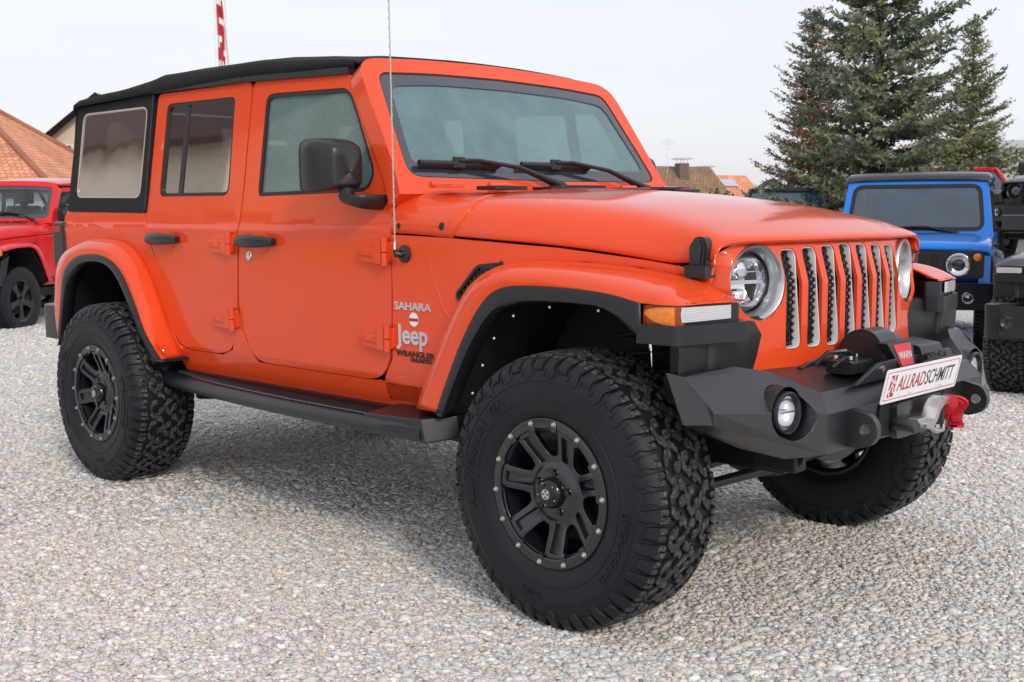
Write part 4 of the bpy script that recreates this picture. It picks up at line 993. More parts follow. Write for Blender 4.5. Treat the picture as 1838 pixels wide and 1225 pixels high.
    for i in range(62):
        x = -2.48+i*.0247; y1 = interp(x, ox, oy)-.048
        mb.prism([(x, .812), (x+.004, .812), (x+.024, (y1+.812)/2), (x+.004, y1), (x, y1), (x+.020, (y1+.812)/2)], .571, .5785, lambda u, v, h: (u, s*v, h))
    obj('step_ribs', mb, M['satin'], rb, smooth=0)
    # front end cap wedge of the board
    mb = MB().add([(-.95,s*.77,.590),(-.95,s*.962,.575),(-.62,s*.974,.590),(-.55,s*.86,.600),(-.56,s*.77,.61),(-.95,s*.77,.50),(-.95,s*.962,.506),(-.60,s*.970,.506),(-.53,s*.86,.52),(-.54,s*.77,.52)],
                  [(0,1,2,3,4),(9,8,7,6,5),(1,6,7,2),(2,7,8,3),(3,8,9,4),(0,5,6,1),(4,9,5,0)]); obj('board_end', mb, M['plastic'], rb, bev=.006)
    for x in (-2.35, -1.6, -.85): obj('board_bracket', MB().box((x-.03, min(s*.45, s*.80), .50), (x+.03, max(s*.45, s*.80), .53)), M['under'], rb)
    # door mirror
    ysec = []
    mb = MB()
    def mp(x, y, z): return (x, s*y, z)
    face = rnd([(.835,1.385),(.985,1.382),(.995,1.40),(.998,1.56),(.975,1.585),(.85,1.588),(.832,1.56)], [.03,.02,.03,.05,.03,.04,.03])
    cy, cz = .905, 1.455; rows = []
    for d, sc in ((-1.245,.97),(-1.24,1.0),(-1.19,1.0),(-1.15,.97),(-1.11,.89),(-1.085,.80),(-1.072,.70),(-1.070,.5),(-1.070,.01)):
        rows.append([mp(d+(y-.9)*-.12, cy+(y-cy)*sc, cz+(z-cz)*sc) for y, z in face])
    mb.grid(rows, close=True); mr = obj('door_mirror', mb, M['satin'], V, smooth=60)
    xo = lambda u: -1.245-(u-.9)*.12
    obj('mirror_glass', MB().prism([(cy+(y-cy)*.93, cz+(z-cz)*.93) for y, z in face], 0, .003, lambda u, v, h: (xo(u)+.008-h, s*u, v)), M['chrome'], mr)
    obj('mirror_bezel', MB().prism(face, 0, .012, lambda u, v, h: (xo(u)+.003-h, s*u, v), holes=[[(cy+(y-cy)*.92, cz+(z-cz)*.92) for y, z in face][::-1]]), M['satin'], mr, bev=.003)
    mb = MB(); rows = []
    for y, sc, dz in ((.79,1.0,0),(.85,1.0,0),(.90,.92,.004),(.93,.75,.012),(.945,.5,.02)):
        o_ = [(-1.135,1.374),(-.968,1.374),(-.972,1.345),(-.995,1.315),(-1.09,1.330),(-1.125,1.350)]; rows.append([mp(-1.06+(x+1.06)*sc, y, 1.36+(z-1.36)*sc+dz*.3) for x, z in rnd(o_, .012, 3)])
    mb.grid(rows, close=True); n_ = len(rows[0]); mb.f.append(tuple(len(mb.v)-n_+k for k in range(n_))); mb.m.append(0)
    mb.tube([mp(-1.10,.90,1.36), mp(-1.10,.90,1.40)], .03, 12); obj('mirror_arm', mb, M['satin'], mr, smooth=40)
    # tail lamp
    tl = obj('tail_lamp', MB().box((-3.74, min(s*.70, s*.845), 1.03), (-3.60, max(s*.70, s*.845), 1.27)), M['satin'], V, bev=.02, seg=3)
    obj('tail_lens', MB().box((-3.752, min(s*.72, s*.83), 1.05), (-3.742, max(s*.72, s*.83), 1.25)), M['redlens'], tl, bev=.004)
    obj('tail_marker', MB().box((-3.72, min(s*.840, s*.849), 1.215), (-3.63, max(s*.840, s*.849), 1.245)), M['redlens'], tl, bev=.003)
def misc(V):
    O = M['orange']
    # rear bumper
    mb = MB().prism(rnd([(-3.62,-.86),(-3.86,-.86),(-3.94,-.78),(-3.94,.78),(-3.86,.86),(-3.62,.86)], .04), .64, .82, lambda u, v, h: (u, v, h)); obj('rear_bumper', mb, M['plastic'], V, bev=.02, seg=3)
    obj('tow_hook', MB().tube([(-3.72,-.60,.83),(-3.80,-.60,.85),(-3.84,-.60,.83)], .012, 10), M['chrome'], V) if False else None
    tg = obj('tailgate', MB().prism([(-.80,.64),(.80,.64),(.80,1.33),(-.80,1.33)], 0, .03, lambda u, v, h: (-3.60-h, u, v)), O, V, bev=.004)
    for s in (-1, 1):
        rows = [[(-3.60, s*(Yb(-3.6, z)-.002), z), (-3.625, s*(Yb(-3.6, z)-.006), z), (-3.636, s*(Yb(-3.6, z)-.03), z), (-3.636, s*.6, z)] for z in np.linspace(.66, 1.322, 10)]
        obj('rear_corner', MB().grid(rows), O, V, sol=.004, smooth=60)
    # antenna
    s = -1; y = .838
    T = Matrix.Translation((-.850, s*(y-.004), 1.157)) @ Matrix.Rotation(pi/2, 4, 'X')
    an = obj('antenna', MB().lathe([(.032,0),(.032,.006),(.027,.011),(.015,.014),(.013,.022)], 28, T=T), M['satin'], V)
    obj('antenna_foot', MB().tube([(-.852,-.845,1.155),(-.868,-.862,1.157),(-.868,-.866,1.175)], [.012,.013,.009], 14), M['satin'], an, smooth=60)
    obj('antenna_ferrule', MB().tube([(-.868,-.866,1.172),(-.8695,-.865,1.200)], .0055, 12), M['chrome'], an)
    mb = MB().tube([(-.869,-.865,1.19),(-.890,-.852,1.60),(-.912,-.840,2.10)], [.0026,.0026,.0024], 8)
    pts = [(-.869-.043*t+.0032*cos(t*170), -.865+.025*t+.0032*sin(t*170), 1.20+.88*t) for t in np.linspace(0, 1, 520)]; mb.tube(pts, .0010, 4, cap=False)
    obj('antenna_rod', mb, mat('rod_steel', (.45,.45,.46), .4, .3), an, smooth=60)
    # badges on the fender side
    def fm(x0, z0, sz=1): return lambda u, v, h: (x0+u, -(Yb(x0+u, z0+v)+.002+h), z0+v)
    for word, x0, z0, size, sx, bold, ext, mt, nm in (('SAHARA', -.818, .964, .040, 1.34, .0009, .0018, 'badge', 'trim_badge'), ('Jeep', -.820, .858, .100, .98, .0022, .003, 'badge', 'maker_badge'),
                                        ('WRANGLER', -.812, .788, .031, 1.24, .0009, .0006, 'decal', 'model_badge'), ('UNLIMITED', -.778, .767, .021, 1.12, .0006, .0006, 'decal', 'model_badge')):
        mb = MB(); text(mb, word, size, fm(x0, z0), sx=sx, bold=bold, ext=ext); b_ = obj(nm, mb, M[mt], V, smooth=0)
    mb = MB(); mb.prism(circ(-.812, .918, .027, 36), .0, .0010, fm(0, 0)); st = obj('round_sticker', mb, M['white'], V, smooth=0)
    mb = MB(); mb.prism(rnd([(-.836,.911),(-.788,.911),(-.788,.923),(-.836,.923)], .001), .0010, .0016, fm(0, 0)); obj('sticker_band', mb, M['redink'], st, smooth=0)
    mb = MB(); mb.prism(circ(-.812, .918, .0258, 36), .0010, .0014, fm(0, 0), holes=[circ(-.812, .918, .0248, 36)[::-1]]); obj('sticker_ring', mb, M['greyink'], st, smooth=0)
    for (x, z, n) in ((-2.46,.662,'screw'),):
        obj('flare_screw', MB().lathe([(0,.004),(.006,.002),(.007,0)], 12, T=Matrix.Translation((x, -.925, z+.02)) @ Matrix.Rotation(pi/2, 4, 'X')), M['chrome'], V)
    # wipers' nozzles etc. on the hood are tiny; side repeater on far flare only
    # cabin
    sm = M['seat']
    for y in (-.38, .38):
        for x, nm in ((-1.75, 'front_seat'), (-2.65, 'rear_seat')):
            mb = MB().prism(rnd([(x-.25,.95),(x+.28,.98),(x+.28,1.10),(x-.15,1.08),(x-.34,1.62),(x-.46,1.60),(x-.32,1.05)], .04), y-.24, y+.24, lambda u, v, h: (u, h, v))
            se = obj(nm, mb, sm, V, bev=.03, seg=2); mb = MB().prism(rnd([(x-.44,1.64),(x-.33,1.64),(x-.35,1.80),(x-.45,1.80)], .03), y-.13, y+.13, lambda u, v, h: (u, h, v)); obj('headrest', mb, sm, se, bev=.025)
    obj('dashboard', MB().prism(rnd([(-.98,1.0),(-.98,1.38),(-1.12,1.395),(-1.25,1.36),(-1.30,1.2),(-1.2,1.0)], .04), -.74, .74, lambda u, v, h: (u, h, v)), M['satin'], V, bev=.01)
    sw = Matrix.Translation((-1.42,.37,1.33)) @ Matrix.Rotation(radians(-66), 4, 'Y'); mb = MB()
    mb.tube([(.19*cos(a), .19*sin(a), 0) for a in np.linspace(0, 2*pi, 41)], .014, 10, T=sw, cap=False); mb.box((-.18,-.02,-.03),(.18,.02,-.01), T=sw); mb.lathe([(0,.0),(.07,-.01),(.08,-.05)], 20, T=sw); obj('steering_wheel', mb, M['satin'], V, smooth=50)
    obj('floor_pan', MB().box((-3.58,-.74,.60),(-.80,.74,.64)), M['under'], V)
    mb = MB()
    for s in (-1, 1):
        mb.tube([(-1.30,s*.66,1.42),(-1.36,s*.64,1.80),(-1.6,s*.62,1.86),(-2.0,s*.62,1.87),(-2.9,s*.62,1.85),(-3.3,s*.62,1.4)], .028, 10); mb.tube([(-2.05,s*.62,1.86),(-2.05,s*.68,1.3)], .03, 10)
    mb.tube([(-2.05,-.62,1.86),(-2.05,.62,1.86)], .03, 10); obj('roll_cage', mb, M['satin'], V, smooth=50)
    obj('rear_view_mirror', MB().prism(rnd([(-.11,1.70),(.11,1.70),(.11,1.77),(-.11,1.77)], .02), -1.25, -1.22, lambda u, v, h: (h, u, v)), M['satin'], V, bev=.006)
    # engine bay block so nothing shows through gaps
    obj('engine_bay', MB().prism([(-.90,.66),(.36,.70),(.36,1.12),(-.90,1.2)], -.42, .42, lambda u, v, h: (u, h, v)), M['dark'], V)
    obj('radiator', MB().box((.33,-.37,.74), (.385,.37,1.19)), M['dark'], V)
    # chassis and axles
    mb = MB()
    for s in (-1, 1): mb.prism([(-3.55,.56),(-2.6,.60),(-2.3,.50),(-.75,.50),(-.45,.58),(.50,.58),(.50,.48),(-.4,.48),(-.7,.38),(-2.3,.38),(-2.7,.50),(-3.55,.46)], s*.40-.035, s*.40+.035, lambda u, v, h: (u, h, v))
    mb.box((-1.9,-.4,.40), (-1.75,.4,.47)); mb.box((.36,-.4,.50),(.44,.4,.56)); fr = obj('chassis_frame', mb, M['under'], V, bev=.005)
    for x in (0, -3.008):
        mb = MB().tube([(x,-.74,.434),(x,.74,.434)], .042, 16); ofs = .22 if x == 0 else 0
        mb.lathe([(0,-.16),(.07,-.15),(.13,-.09),(.15,0),(.13,.09),(.07,.15),(0,.16)], 24, T=Matrix.Translation((x,ofs,.434)) @ Matrix.Rotation(pi/2, 4, 'Y'))
        ax = obj('axle', mb, M['under'], V, smooth=50)
        for s in (-1, 1):
            T = Matrix.Translation((x, s*.72, .434)) @ Matrix.Rotation(-s*pi/2, 4, 'X')
            obj('brake_disc', MB().lathe([(.05,0),(.165,0),(.165,.022),(.05,.022)], 40, T=T), mat('brake_steel', (.3,.3,.32), .3, .8), ax)
            pts = [(x+.09*cos(t), s*.50+.09*sin(t)*1, .52+.40*t/(2*pi*6)) for t in np.linspace(0, 2*pi*6, 110)]
            obj('coil_spring', MB().tube(pts, .008, 8), M['under'], ax, smooth=60)
            sh = obj('shock_absorber', MB().tube([(x+.10, s*.60, .50), (x+.07, s*.56, .78)], .028, 14).tube([(x+.07, s*.56, .78), (x+.05, s*.54, 1.02)], .012, 10), M['chrome'] if x == 0 else M['satin'], ax, smooth=50)
    mb = MB().tube([(.17,-.70,.39),(.19,0,.385),(.17,.70,.39)], .019, 12); mb.tube([(.22,-.62,.47),(.24,.30,.50)], .017, 12); obj('steering_rod', mb, M['satin'], V, smooth=60)
    for s in (-1, 1):
        obj('control_arm', MB().tube([(.05,s*.45,.37),(-.5,s*.42,.42),(-.95,s*.40,.44)], .024, 12), M['under'], V, smooth=60)
        obj('control_arm', MB().tube([(-2.96,s*.45,.37),(-2.3,s*.42,.44)], .024, 12), M['under'], V, smooth=60)
    mb = MB().tube([(-.2,.1,.5),(-1.2,.15,.45),(-2.2,.2,.46),(-2.7,.42,.5),(-3.2,.5,.55),(-3.6,.5,.55)], .03, 12); mb.lathe([(.0,-.3),(.11,-.28),(.11,.28),(0,.3)], 20, T=Matrix.Translation((-3.3,.25,.58)) @ Matrix.Rotation(pi/2, 4, 'X')); obj('exhaust', mb, M['under'], V, smooth=50)
    mb = MB().tube([(-.1,.18,.50),(-1.0,.05,.56)], .028, 12); mb.tube([(-2.9,0,.46),(-1.9,0,.52)], .032, 12); mb.box((-1.9,-.2,.50),(-1.0,.2,.62)); obj('drive_shaft', mb, M['under'], V)
    obj('fuel_tank', MB().box((-2.9,-.36,.50),(-2.2,.3,.62)), M['under'], V, bev=.03)
# ------------------------------------------------------------ assemble the orange off-roader
HERO = root('offroad_car', (-1.5, 0, 0), 'orange off-road car with black soft top, black rims and winch on its front bumper', 'car', 'off-road cars on the gravel lot')
for s in (-1, 1):
    build_body(HERO, s); side_fittings(HERO, s)
build_shell(HERO); build_grille(HERO); softtop(HERO); bumper(HERO); misc(HERO)
for (x, y, sp, yw) in ((0, -.845, 0, 0), (-3.008, -.845, -.35, 0), (0, .845, .9, 0), (-3.008, .845, .4, 0)):
    wheel(HERO, x, y, .434, sp, yw)
# ------------------------------------------------------------ ground
def gh(x, y): return (.5*sstep(11.5, 14, y)+.5*sstep(16, 18.5, y))*sstep(-10.5, -5.5, x)
def ground():
    m, t, b = nodes('gravel_ground'); setp(b, Roughness=.85)
    tc = t.nodes.new('ShaderNodeTexCoord'); v = t.nodes.new('ShaderNodeTexVoronoi'); v.inputs['Scale'].default_value = 62
    v2 = t.nodes.new('ShaderNodeTexVoronoi'); v2.inputs['Scale'].default_value = 62; v2.feature = 'DISTANCE_TO_EDGE'
    n = nz(t, 18, 3); wv = t.nodes.new('ShaderNodeVectorMath'); wv.operation = 'ADD'
    sc = t.nodes.new('ShaderNodeVectorMath'); sc.operation = 'SCALE'; sc.inputs['Scale'].default_value = .03
    t.links.new(n.outputs[1], sc.inputs[0]); t.links.new(tc.outputs['Object'], wv.inputs[0]); t.links.new(sc.outputs[0], wv.inputs[1])
    for q in (v, v2): t.links.new(wv.outputs[0], q.inputs['Vector'])
    sp = t.nodes.new('ShaderNodeSeparateColor'); t.links.new(v.outputs['Color'], sp.inputs[0])
    r = ramp(t, sp.outputs[0], [(0, (.15,.14,.13)), (.12, (.40,.33,.27)), (.2, (.44,.43,.425)), (.45, (.54,.53,.53)), (.7, (.60,.58,.56)), (.85, (.52,.52,.53)), (1, (.76,.75,.74))])
    er = ramp(t, v2.outputs[0], [(0, (.6,.6,.6)), (.10, (1,1,1))])
    mx = t.nodes.new('ShaderNodeMix'); mx.data_type = 'RGBA'; mx.blend_type = 'MULTIPLY'; mx.inputs[0].default_value = 1
    t.links.new(r.outputs[0], mx.inputs[6]); t.links.new(er.outputs[0], mx.inputs[7])
    n3 = nz(t, .55, 4, .6); r3 = ramp(t, n3.outputs[0], [(.3, (1.12,1.12,1.13)), (.7, (1.28,1.27,1.25))])
    mx2 = t.nodes.new('ShaderNodeMix'); mx2.data_type = 'RGBA'; mx2.blend_type = 'MULTIPLY'; mx2.inputs[0].default_value = 1
    t.links.new(mx.outputs[2], mx2.inputs[6]); t.links.new(r3.outputs[0], mx2.inputs[7]); t.links.new(mx2.outputs[2], b.inputs['Base Color'])
    ad = t.nodes.new('ShaderNodeMath'); ad.operation = 'ADD'; t.links.new(v2.outputs[0], ad.inputs[0]); t.links.new(sp.outputs[1], ad.inputs[1])
    bump(t, b, ad.outputs[0], .5, .008)
    xs = np.concatenate([[-900,-400,-200,-100,-60,-40,-30], np.arange(-24, 12, 1.0), [14,20,40,100,300,900]]); ys = np.concatenate([[-900,-300,-100,-50,-25], np.arange(-16, 26, 1.0), [28,35,50,70,100,200,500,900]])
    mb = MB().grid([[(x, y, gh(x, y)-.0005) for y in ys] for x in xs])
    return struct(obj('ground', mesh('ground', mb, m, smooth=60), None), 'pale grey gravel ground of the car lot')
ground()
def gravel():
    # crushed stones lying on the lot near the camera, every stone real geometry in one mesh
    rg = RNG; pts = []
    def fill(d0, d1, dens, spread=.62):
        a0 = atan2(F.y, F.x); A = spread*(d1*d1-d0*d0); n = int(A*dens)
        d = np.sqrt(rg.uniform(d0*d0, d1*d1, n)); a = a0+rg.uniform(-spread, spread, n)
        return np.stack([CAM.x+d*np.cos(a), CAM.y+d*np.sin(a)], 1)
    P1 = fill(1.7, 5.0, 8200, .55); P2 = fill(5.0, 9.0, 2600, .47); P3 = fill(9., 15., 450, .46)
    P = np.concatenate([P1, P2, P3]); n = len(P)
    size = np.concatenate([rg.gamma(4.5, .0080/4.5, len(P1)), rg.gamma(5, .0098/5, len(P2)), rg.gamma(9, .014/9, len(P3))])
    t = (1+sqrt(5))/2
    ico = np.array([(-1,t,0),(1,t,0),(-1,-t,0),(1,-t,0),(0,-1,t),(0,1,t),(0,-1,-t),(0,1,-t),(t,0,-1),(t,0,1),(-t,0,-1),(-t,0,1)], float)/1.9
    fc = np.array([(0,11,5),(0,5,1),(0,1,7),(0,7,10),(0,10,11),(1,5,9),(5,11,4),(11,10,2),(10,7,6),(7,1,8),(3,9,4),(3,4,2),(3,2,6),(3,6,8),(3,8,9),(4,9,5),(2,4,11),(6,2,10),(8,6,7),(9,8,1)])
    V = np.repeat(ico[None], n, 0)*(1+rg.uniform(-.28, .28, (n, 12, 1)))
    V[:, :, 0] *= rg.uniform(.8, 1.35, (n, 1)); V[:, :, 1] *= rg.uniform(.6, 1.0, (n, 1)); V[:, :, 2] *= rg.uniform(.32, .58, (n, 1))
    tl = rg.normal(0, .25, (n, 1)); c, s_ = np.cos(tl), np.sin(tl); y, z = V[:, :, 1].copy(), V[:, :, 2].copy(); V[:, :, 1] = y*c-z*s_; V[:, :, 2] = y*s_+z*c
    tl = rg.uniform(0, 2*pi, (n, 1)); c, s_ = np.cos(tl), np.sin(tl); x, y = V[:, :, 0].copy(), V[:, :, 1].copy(); V[:, :, 0] = x*c-y*s_; V[:, :, 1] = x*s_+y*c
    V *= size[:, None, None]
    V[:, :, 0] += P[:, 0:1]; V[:, :, 1] += P[:, 1:2]; V[:, :, 2] += rg.uniform(-.001, .003, (n, 1))
    me = bpy.data.meshes.new('gravel'); nv = n*12; nf = n*20
    me.vertices.add(nv); me.vertices.foreach_set('co', V.reshape(-1).astype(np.float32))
    Fi = (fc[None]+(np.arange(n)*12)[:, None, None]).reshape(-1).astype(np.int32)
    me.loops.add(nf*3); me.loops.foreach_set('vertex_index', Fi); me.polygons.add(nf)
    me.polygons.foreach_set('loop_start', (np.arange(nf)*3).astype(np.int32))
    pal = 1.42*np.array([(.42,.42,.43),(.50,.49,.48),(.36,.36,.37),(.56,.55,.54),(.46,.43,.40),(.47,.39,.32),(.42,.33,.24),(.66,.65,.63),(.27,.265,.26),(.50,.43,.39)])
    pal = pal*.62+.38*np.array([.66,.625,.565]); ci = rg.choice(len(pal), n, p=[.20,.19,.15,.12,.11,.06,.03,.07,.04,.03]); col = pal[ci]*rg.uniform(.88, 1.12, (n, 1))
    at = me.color_attributes.new('stone', 'FLOAT_COLOR', 'POINT'); cc = np.ones((n, 12, 4), np.float32); cc[:, :, :3] = col[:, None, :]; at.data.foreach_set('color', cc.reshape(-1))
    me.update(calc_edges=True)
    m, t_, b = nodes('stone'); setp(b, Roughness=.8); a = t_.nodes.new('ShaderNodeAttribute'); a.attribute_name = 'stone'
    nn = nz(t_, 160, 3, .6); rr = ramp(t_, nn.outputs[0], [(.3, (.84,.84,.84)), (.7, (1.1,1.1,1.1))]); mx = t_.nodes.new('ShaderNodeMix'); mx.data_type = 'RGBA'; mx.blend_type = 'MULTIPLY'; mx.inputs[0].default_value = 1
    t_.links.new(a.outputs[0], mx.inputs[6]); t_.links.new(rr.outputs[0], mx.inputs[7]); t_.links.new(mx.outputs[2], b.inputs['Base Color']); me.materials.append(m)
    o = bpy.data.objects.new('gravel', me); C.objects.link(o); tag(o, 'loose pale crushed stones covering the lot', 'gravel', kind='stuff')
gravel()
# ------------------------------------------------------------ neighbours on the lot
def copy_vehicle(src, name, loc, rz, scale, label, cat, group, matmap, skip=(), only=None):
    r = bpy.data.objects.new(name, None); C.objects.link(r); r.location = loc; r.rotation_euler = (0, 0, rz); r.scale = (scale,)*3
    r['label'] = label; r['category'] = cat; r['group'] = group
    mm = {M[a].name: M[b] for a, b in matmap.items()}
    def cp(o, par):
        nm = o.name.split('.')[0]
        if nm in skip or (only and par is r and nm not in only): return
        c = o.copy(); C.objects.link(c); mi_ = o.matrix_parent_inverse.copy(); c.parent = par; c.matrix_parent_inverse = mi_
        if 'label' in c: del c['label']
        for sl in c.material_slots:
            if sl.material and sl.material.name in mm:
                m = mm[sl.material.name]; sl.link = 'OBJECT'; sl.material = m
        for k in o.children: cp(k, c)
    for o in src.children: cp(o, r)
    PW[r.name] = Matrix.Translation(Vector(loc)) @ Matrix.Rotation(rz, 4, 'Z') @ Matrix.Scale(scale, 4)
    return r
SMALL = ('rim_bolt','cap_screw','lug_nut','cap_cross','cap_emblem','mesh_cells','antenna','trim_badge','maker_badge','model_badge','round_sticker','key_lock','liner_screw','flare_screw','latch_pull','handle_scoop','step_ribs','door_surround_rail')
FRONT = ('front_bumper','winch','licence_plate','winch_hook')
def lob(name, mb, mats, parent, T, **k):
    """part modelled in the vehicle's own frame; T places that frame"""
    for i, v in enumerate(mb.v): mb.v[i] = tuple(T @ Vector(v))
    return obj(name, mb, mats, parent, **k)
def simple_wheel(parent, T, r, w, spokes=5, wide=.55, rimr=.6, mt='gloss'):
    n = 56; prof = [(rimr*r, -w*.42), (rimr*r*1.06, -w*.48), (r*.82, -w*.5), (r*.94, -w*.46), (r*.985, -w*.40), (r, -w*.30), (r, 0), (r, w*.30), (r*.985, w*.40), (r*.94, w*.46), (r*.82, w*.5), (rimr*r, w*.45)]
    hub = MB().lathe([(0, -.02), (r*.16, -.02), (r*.17, .02), (r*.4, .03)], 24); h = lob('wheel', hub, M['under'], parent, T)
    mb = MB().lathe(prof, n)
    for i in range(60):
        for sg in (-1, 1):
            a = 2*pi*i/60+(.05 if sg > 0 else 0); TT = Matrix.Rotation(a, 4, 'Z')
            mb.box((r*.93, sg*w*.06 if sg > 0 else -w*.42, 0), (r*1.004, w*.42 if sg > 0 else -w*.06, 0), T=TT) if False else mb.add([TT @ Vector(p) for p in ((r*.99,-.016*r,sg*w*.05),(r*1.012,-.016*r,sg*w*.06),(r*1.012,.03*r,sg*w*.40),(r*.93,.03*r,sg*w*.47),(r*.93,.0,sg*w*.47),(r*1.012,-.0*r,sg*w*.40),(r*1.012,.02*r,sg*w*.06),(r*.99,.02*r,sg*w*.05))], [(0,1,2,3),(1,6,5,2),(2,5,4,3),(7,4,5,6)])
    lob('tyre', mb, M['rubber'], h, T, fixn=False)
    mb = MB().lathe([(rimr*r*1.03, w*.47), (rimr*r*1.0, w*.46), (rimr*r*.92, w*.36), (rimr*r*.90, -w*.3)], n)
    for k in range(spokes):
        a = 2*pi*k/spokes+.3; poly = [(q*cos(a)-t*sin(a), q*sin(a)+t*cos(a)) for q, t in ((r*.10,-r*.10),(r*.3,-r*.075),(rimr*r*.95,-r*.13*wide/.55),(rimr*r*.95,r*.13*wide/.55),(r*.3,r*.075),(r*.10,r*.10))]
        mb.prism(poly, w*.26, w*.36, lambda u, v, h_: (u, v, h_+.02*(math.hypot(u, v)/r)))
    mb.lathe([(r*.16, w*.26), (r*.16, w*.37), (r*.09, w*.39), (0, w*.39)], 24)
    lob('rim', mb, M[mt], h, T, bev=.006)
    return h
def off(rt, rz, sc=1): return Matrix.Rotation(0, 4, 'Z')
# red two-door style neighbour seen behind the rear of the orange car
RZ = radians(-56)
def place(contact, local, rz, sc, shift=1.5):
    c = Matrix.Rotation(rz, 4, 'Z') @ Vector(((local[0]+shift)*sc, local[1]*sc, 0)); return (contact[0]-c.x, contact[1]-c.y, contact[2] if len(contact) > 2 else 0)
lr = place((-11.3, 2.05, -.07), (0, .78), RZ, .93)
MAPR = {'orange': 'red', 'fabric': 'red', 'misc': 'red'} if False else {'orange': 'red', 'fabric': 'red', 'fogglass': 'redcarglass', 'sideglass': 'redcarglass', 'vinyl': 'redcarglass', 'wsglass': 'redcarglass'}
REDC = copy_vehicle(HERO, 'offroad_car', lr, RZ, .93, 'red off-road car parked on the far left, clear windshield and dark five-spoke wheels', 'car', 'off-road cars on the gravel lot', MAPR,
                    skip=SMALL+FRONT+('wheel','running_board','flare_lip','flare_nose','lamp_housing','lamp_back','marker_rim','marker_lamp','running_lamp','inner_fender','axle','steering_rod','wiper_mount'))
def std_bumper(car, fogm='clearglass', z=.62, mt='plastic', full=True):
    poly = [(.52,-.88),(.60,-.84),(.74,-.50),(.76,0),(.74,.50),(.60,.84),(.52,.88),(.44,.60),(.44,-.60)]
    b_ = obj('front_bumper', MB().prism(rnd(poly, .03), z-.10, z+.13, lambda u, v, h: (u, v, h)), M[mt], car, bev=.025, seg=3)
    for s in ((-1, 1) if full else ()):
        T = Matrix.Translation((.700, s*.64, z+.03)) @ Matrix.Rotation(s*radians(22), 4, 'Z') @ Matrix.Rotation(pi/2, 4, 'Y')
        p = Vector((.700, s*.64, z+.03))
        fl = obj('fog_lamp', MB().lathe([(.066,-.02),(.066,.012),(.058,.016),(.052,.004),(.052,-.02)], 32, T=T), M['satin'], b_)
        obj('fog_lens', MB().lathe([(.052,.004),(.03,.012),(0,.014)], 28, T=T), M['clearglass'], fl); obj('fog_reflector', MB().lathe([(.052,.002),(.03,-.02),(0,-.025)], 28, T=T), M['reflector'], fl)
    return b_
PW[HERO.name] = Matrix.Translation((-1.5, 0, 0))
def fix_parent(o, car):
    # parts modelled in the hero frame ride on a copy exactly as on the hero
    o.matrix_parent_inverse = Matrix.Translation((1.5, 0, 0))
b_ = std_bumper(REDC, z=.60); fix_parent(b_, REDC)
for x in (0, -2.35 if False else -3.008):
    for s in (-1, 1):
        T = Matrix.Translation((x, s*.80, .434-.025)) @ Matrix.Rotation(-s*pi/2, 4, 'X')
        w_ = simple_wheel(REDC, T, .425, .26); fix_parent(w_, REDC)
for s in (-1, 1):
    mb = MB().lathe([(0,.012),(.026,.010),(.030,0),(.034,-.004)], 20, T=Matrix.Translation((.43, s*.934, .985+.03)) @ Matrix.Rotation(-s*pi/2, 4, 'X'))
    o = obj('side_marker', mb, M['amber'], REDC); fix_parent(o, REDC)
    mb = MB()
    mb.prism([(.33,.60),(.44,.60),(.36,.93),(.20,.98)], .72, .90, lambda u, v, h: (u, s*h, v)); o = obj('splash_guard', mb, M['plastic'], REDC, bev=.01); fix_parent(o, REDC)

# dark grey off-roader at the right edge
RB = radians(-84)
lb = place((-.80, 5.02, -.05), (0, -.80), RB, .93)
MAPB = {'orange': 'blackpaint', 'silver': 'satin', 'wsglass': 'darkglass', 'fogglass': 'darkglass', 'sideglass': 'darkglass', 'vinyl': 'darkglass', 'amber': 'redlens'}
BLK = copy_vehicle(HERO, 'offroad_car', lb, RB, .93, 'black off-road car cut by the right edge, its fog lamp and chunky tyre showing', 'car', 'off-road cars on the gravel lot', MAPB, skip=SMALL+FRONT+('coil_spring','control_arm','exhaust'))
b_ = std_bumper(BLK, z=.63, full=False); fix_parent(b_, BLK)
for s in (-1, 1):
    pts = [(.760,.60),(.765,.70),(.60,.735),(.50,.80)]
    o = obj('bumper_wing', MB().prism(rnd([(.60,.52),(.60,.96),(.40,.96),(.30,.85),(.38,.70)], .07), .50, .76, lambda u, v, h: (u+(.0 if h > .6 else -.03), s*v, h)), M['plastic'], BLK, bev=.05, seg=4); fix_parent(o, BLK)
    T = Matrix.Translation((.632, s*.76, .640)) @ Matrix.Rotation(s*radians(6), 4, 'Z') @ Matrix.Rotation(pi/2, 4, 'Y')
    o2 = obj('corner_fog_lamp', MB().lathe([(.062,-.02),(.062,.006),(.055,.010),(.048,.002),(.03,-.012),(0,-.02)], 32, T=T), M['satin'], o)
    obj('fog_lens', MB().lathe([(.050,.002),(.03,.010),(0,.012)], 28, T=T), M['clearglass'], o2); obj('fog_reflector', MB().lathe([(.05,.0),(.03,-.014),(0,-.018)], 28, T=T), M['reflector'], o2)
    ob = obj('fog_bezel', MB().prism(rnd([(.66,.585),(.86,.575),(.93,.66),(.86,.735),(.70,.725)], .03), 0, .008, lambda u, v, h: (.608+h, s*(u-.04), v-.015), holes=[circ(.80, .655, .064, 24)]), M['satin'], o, bev=.003)
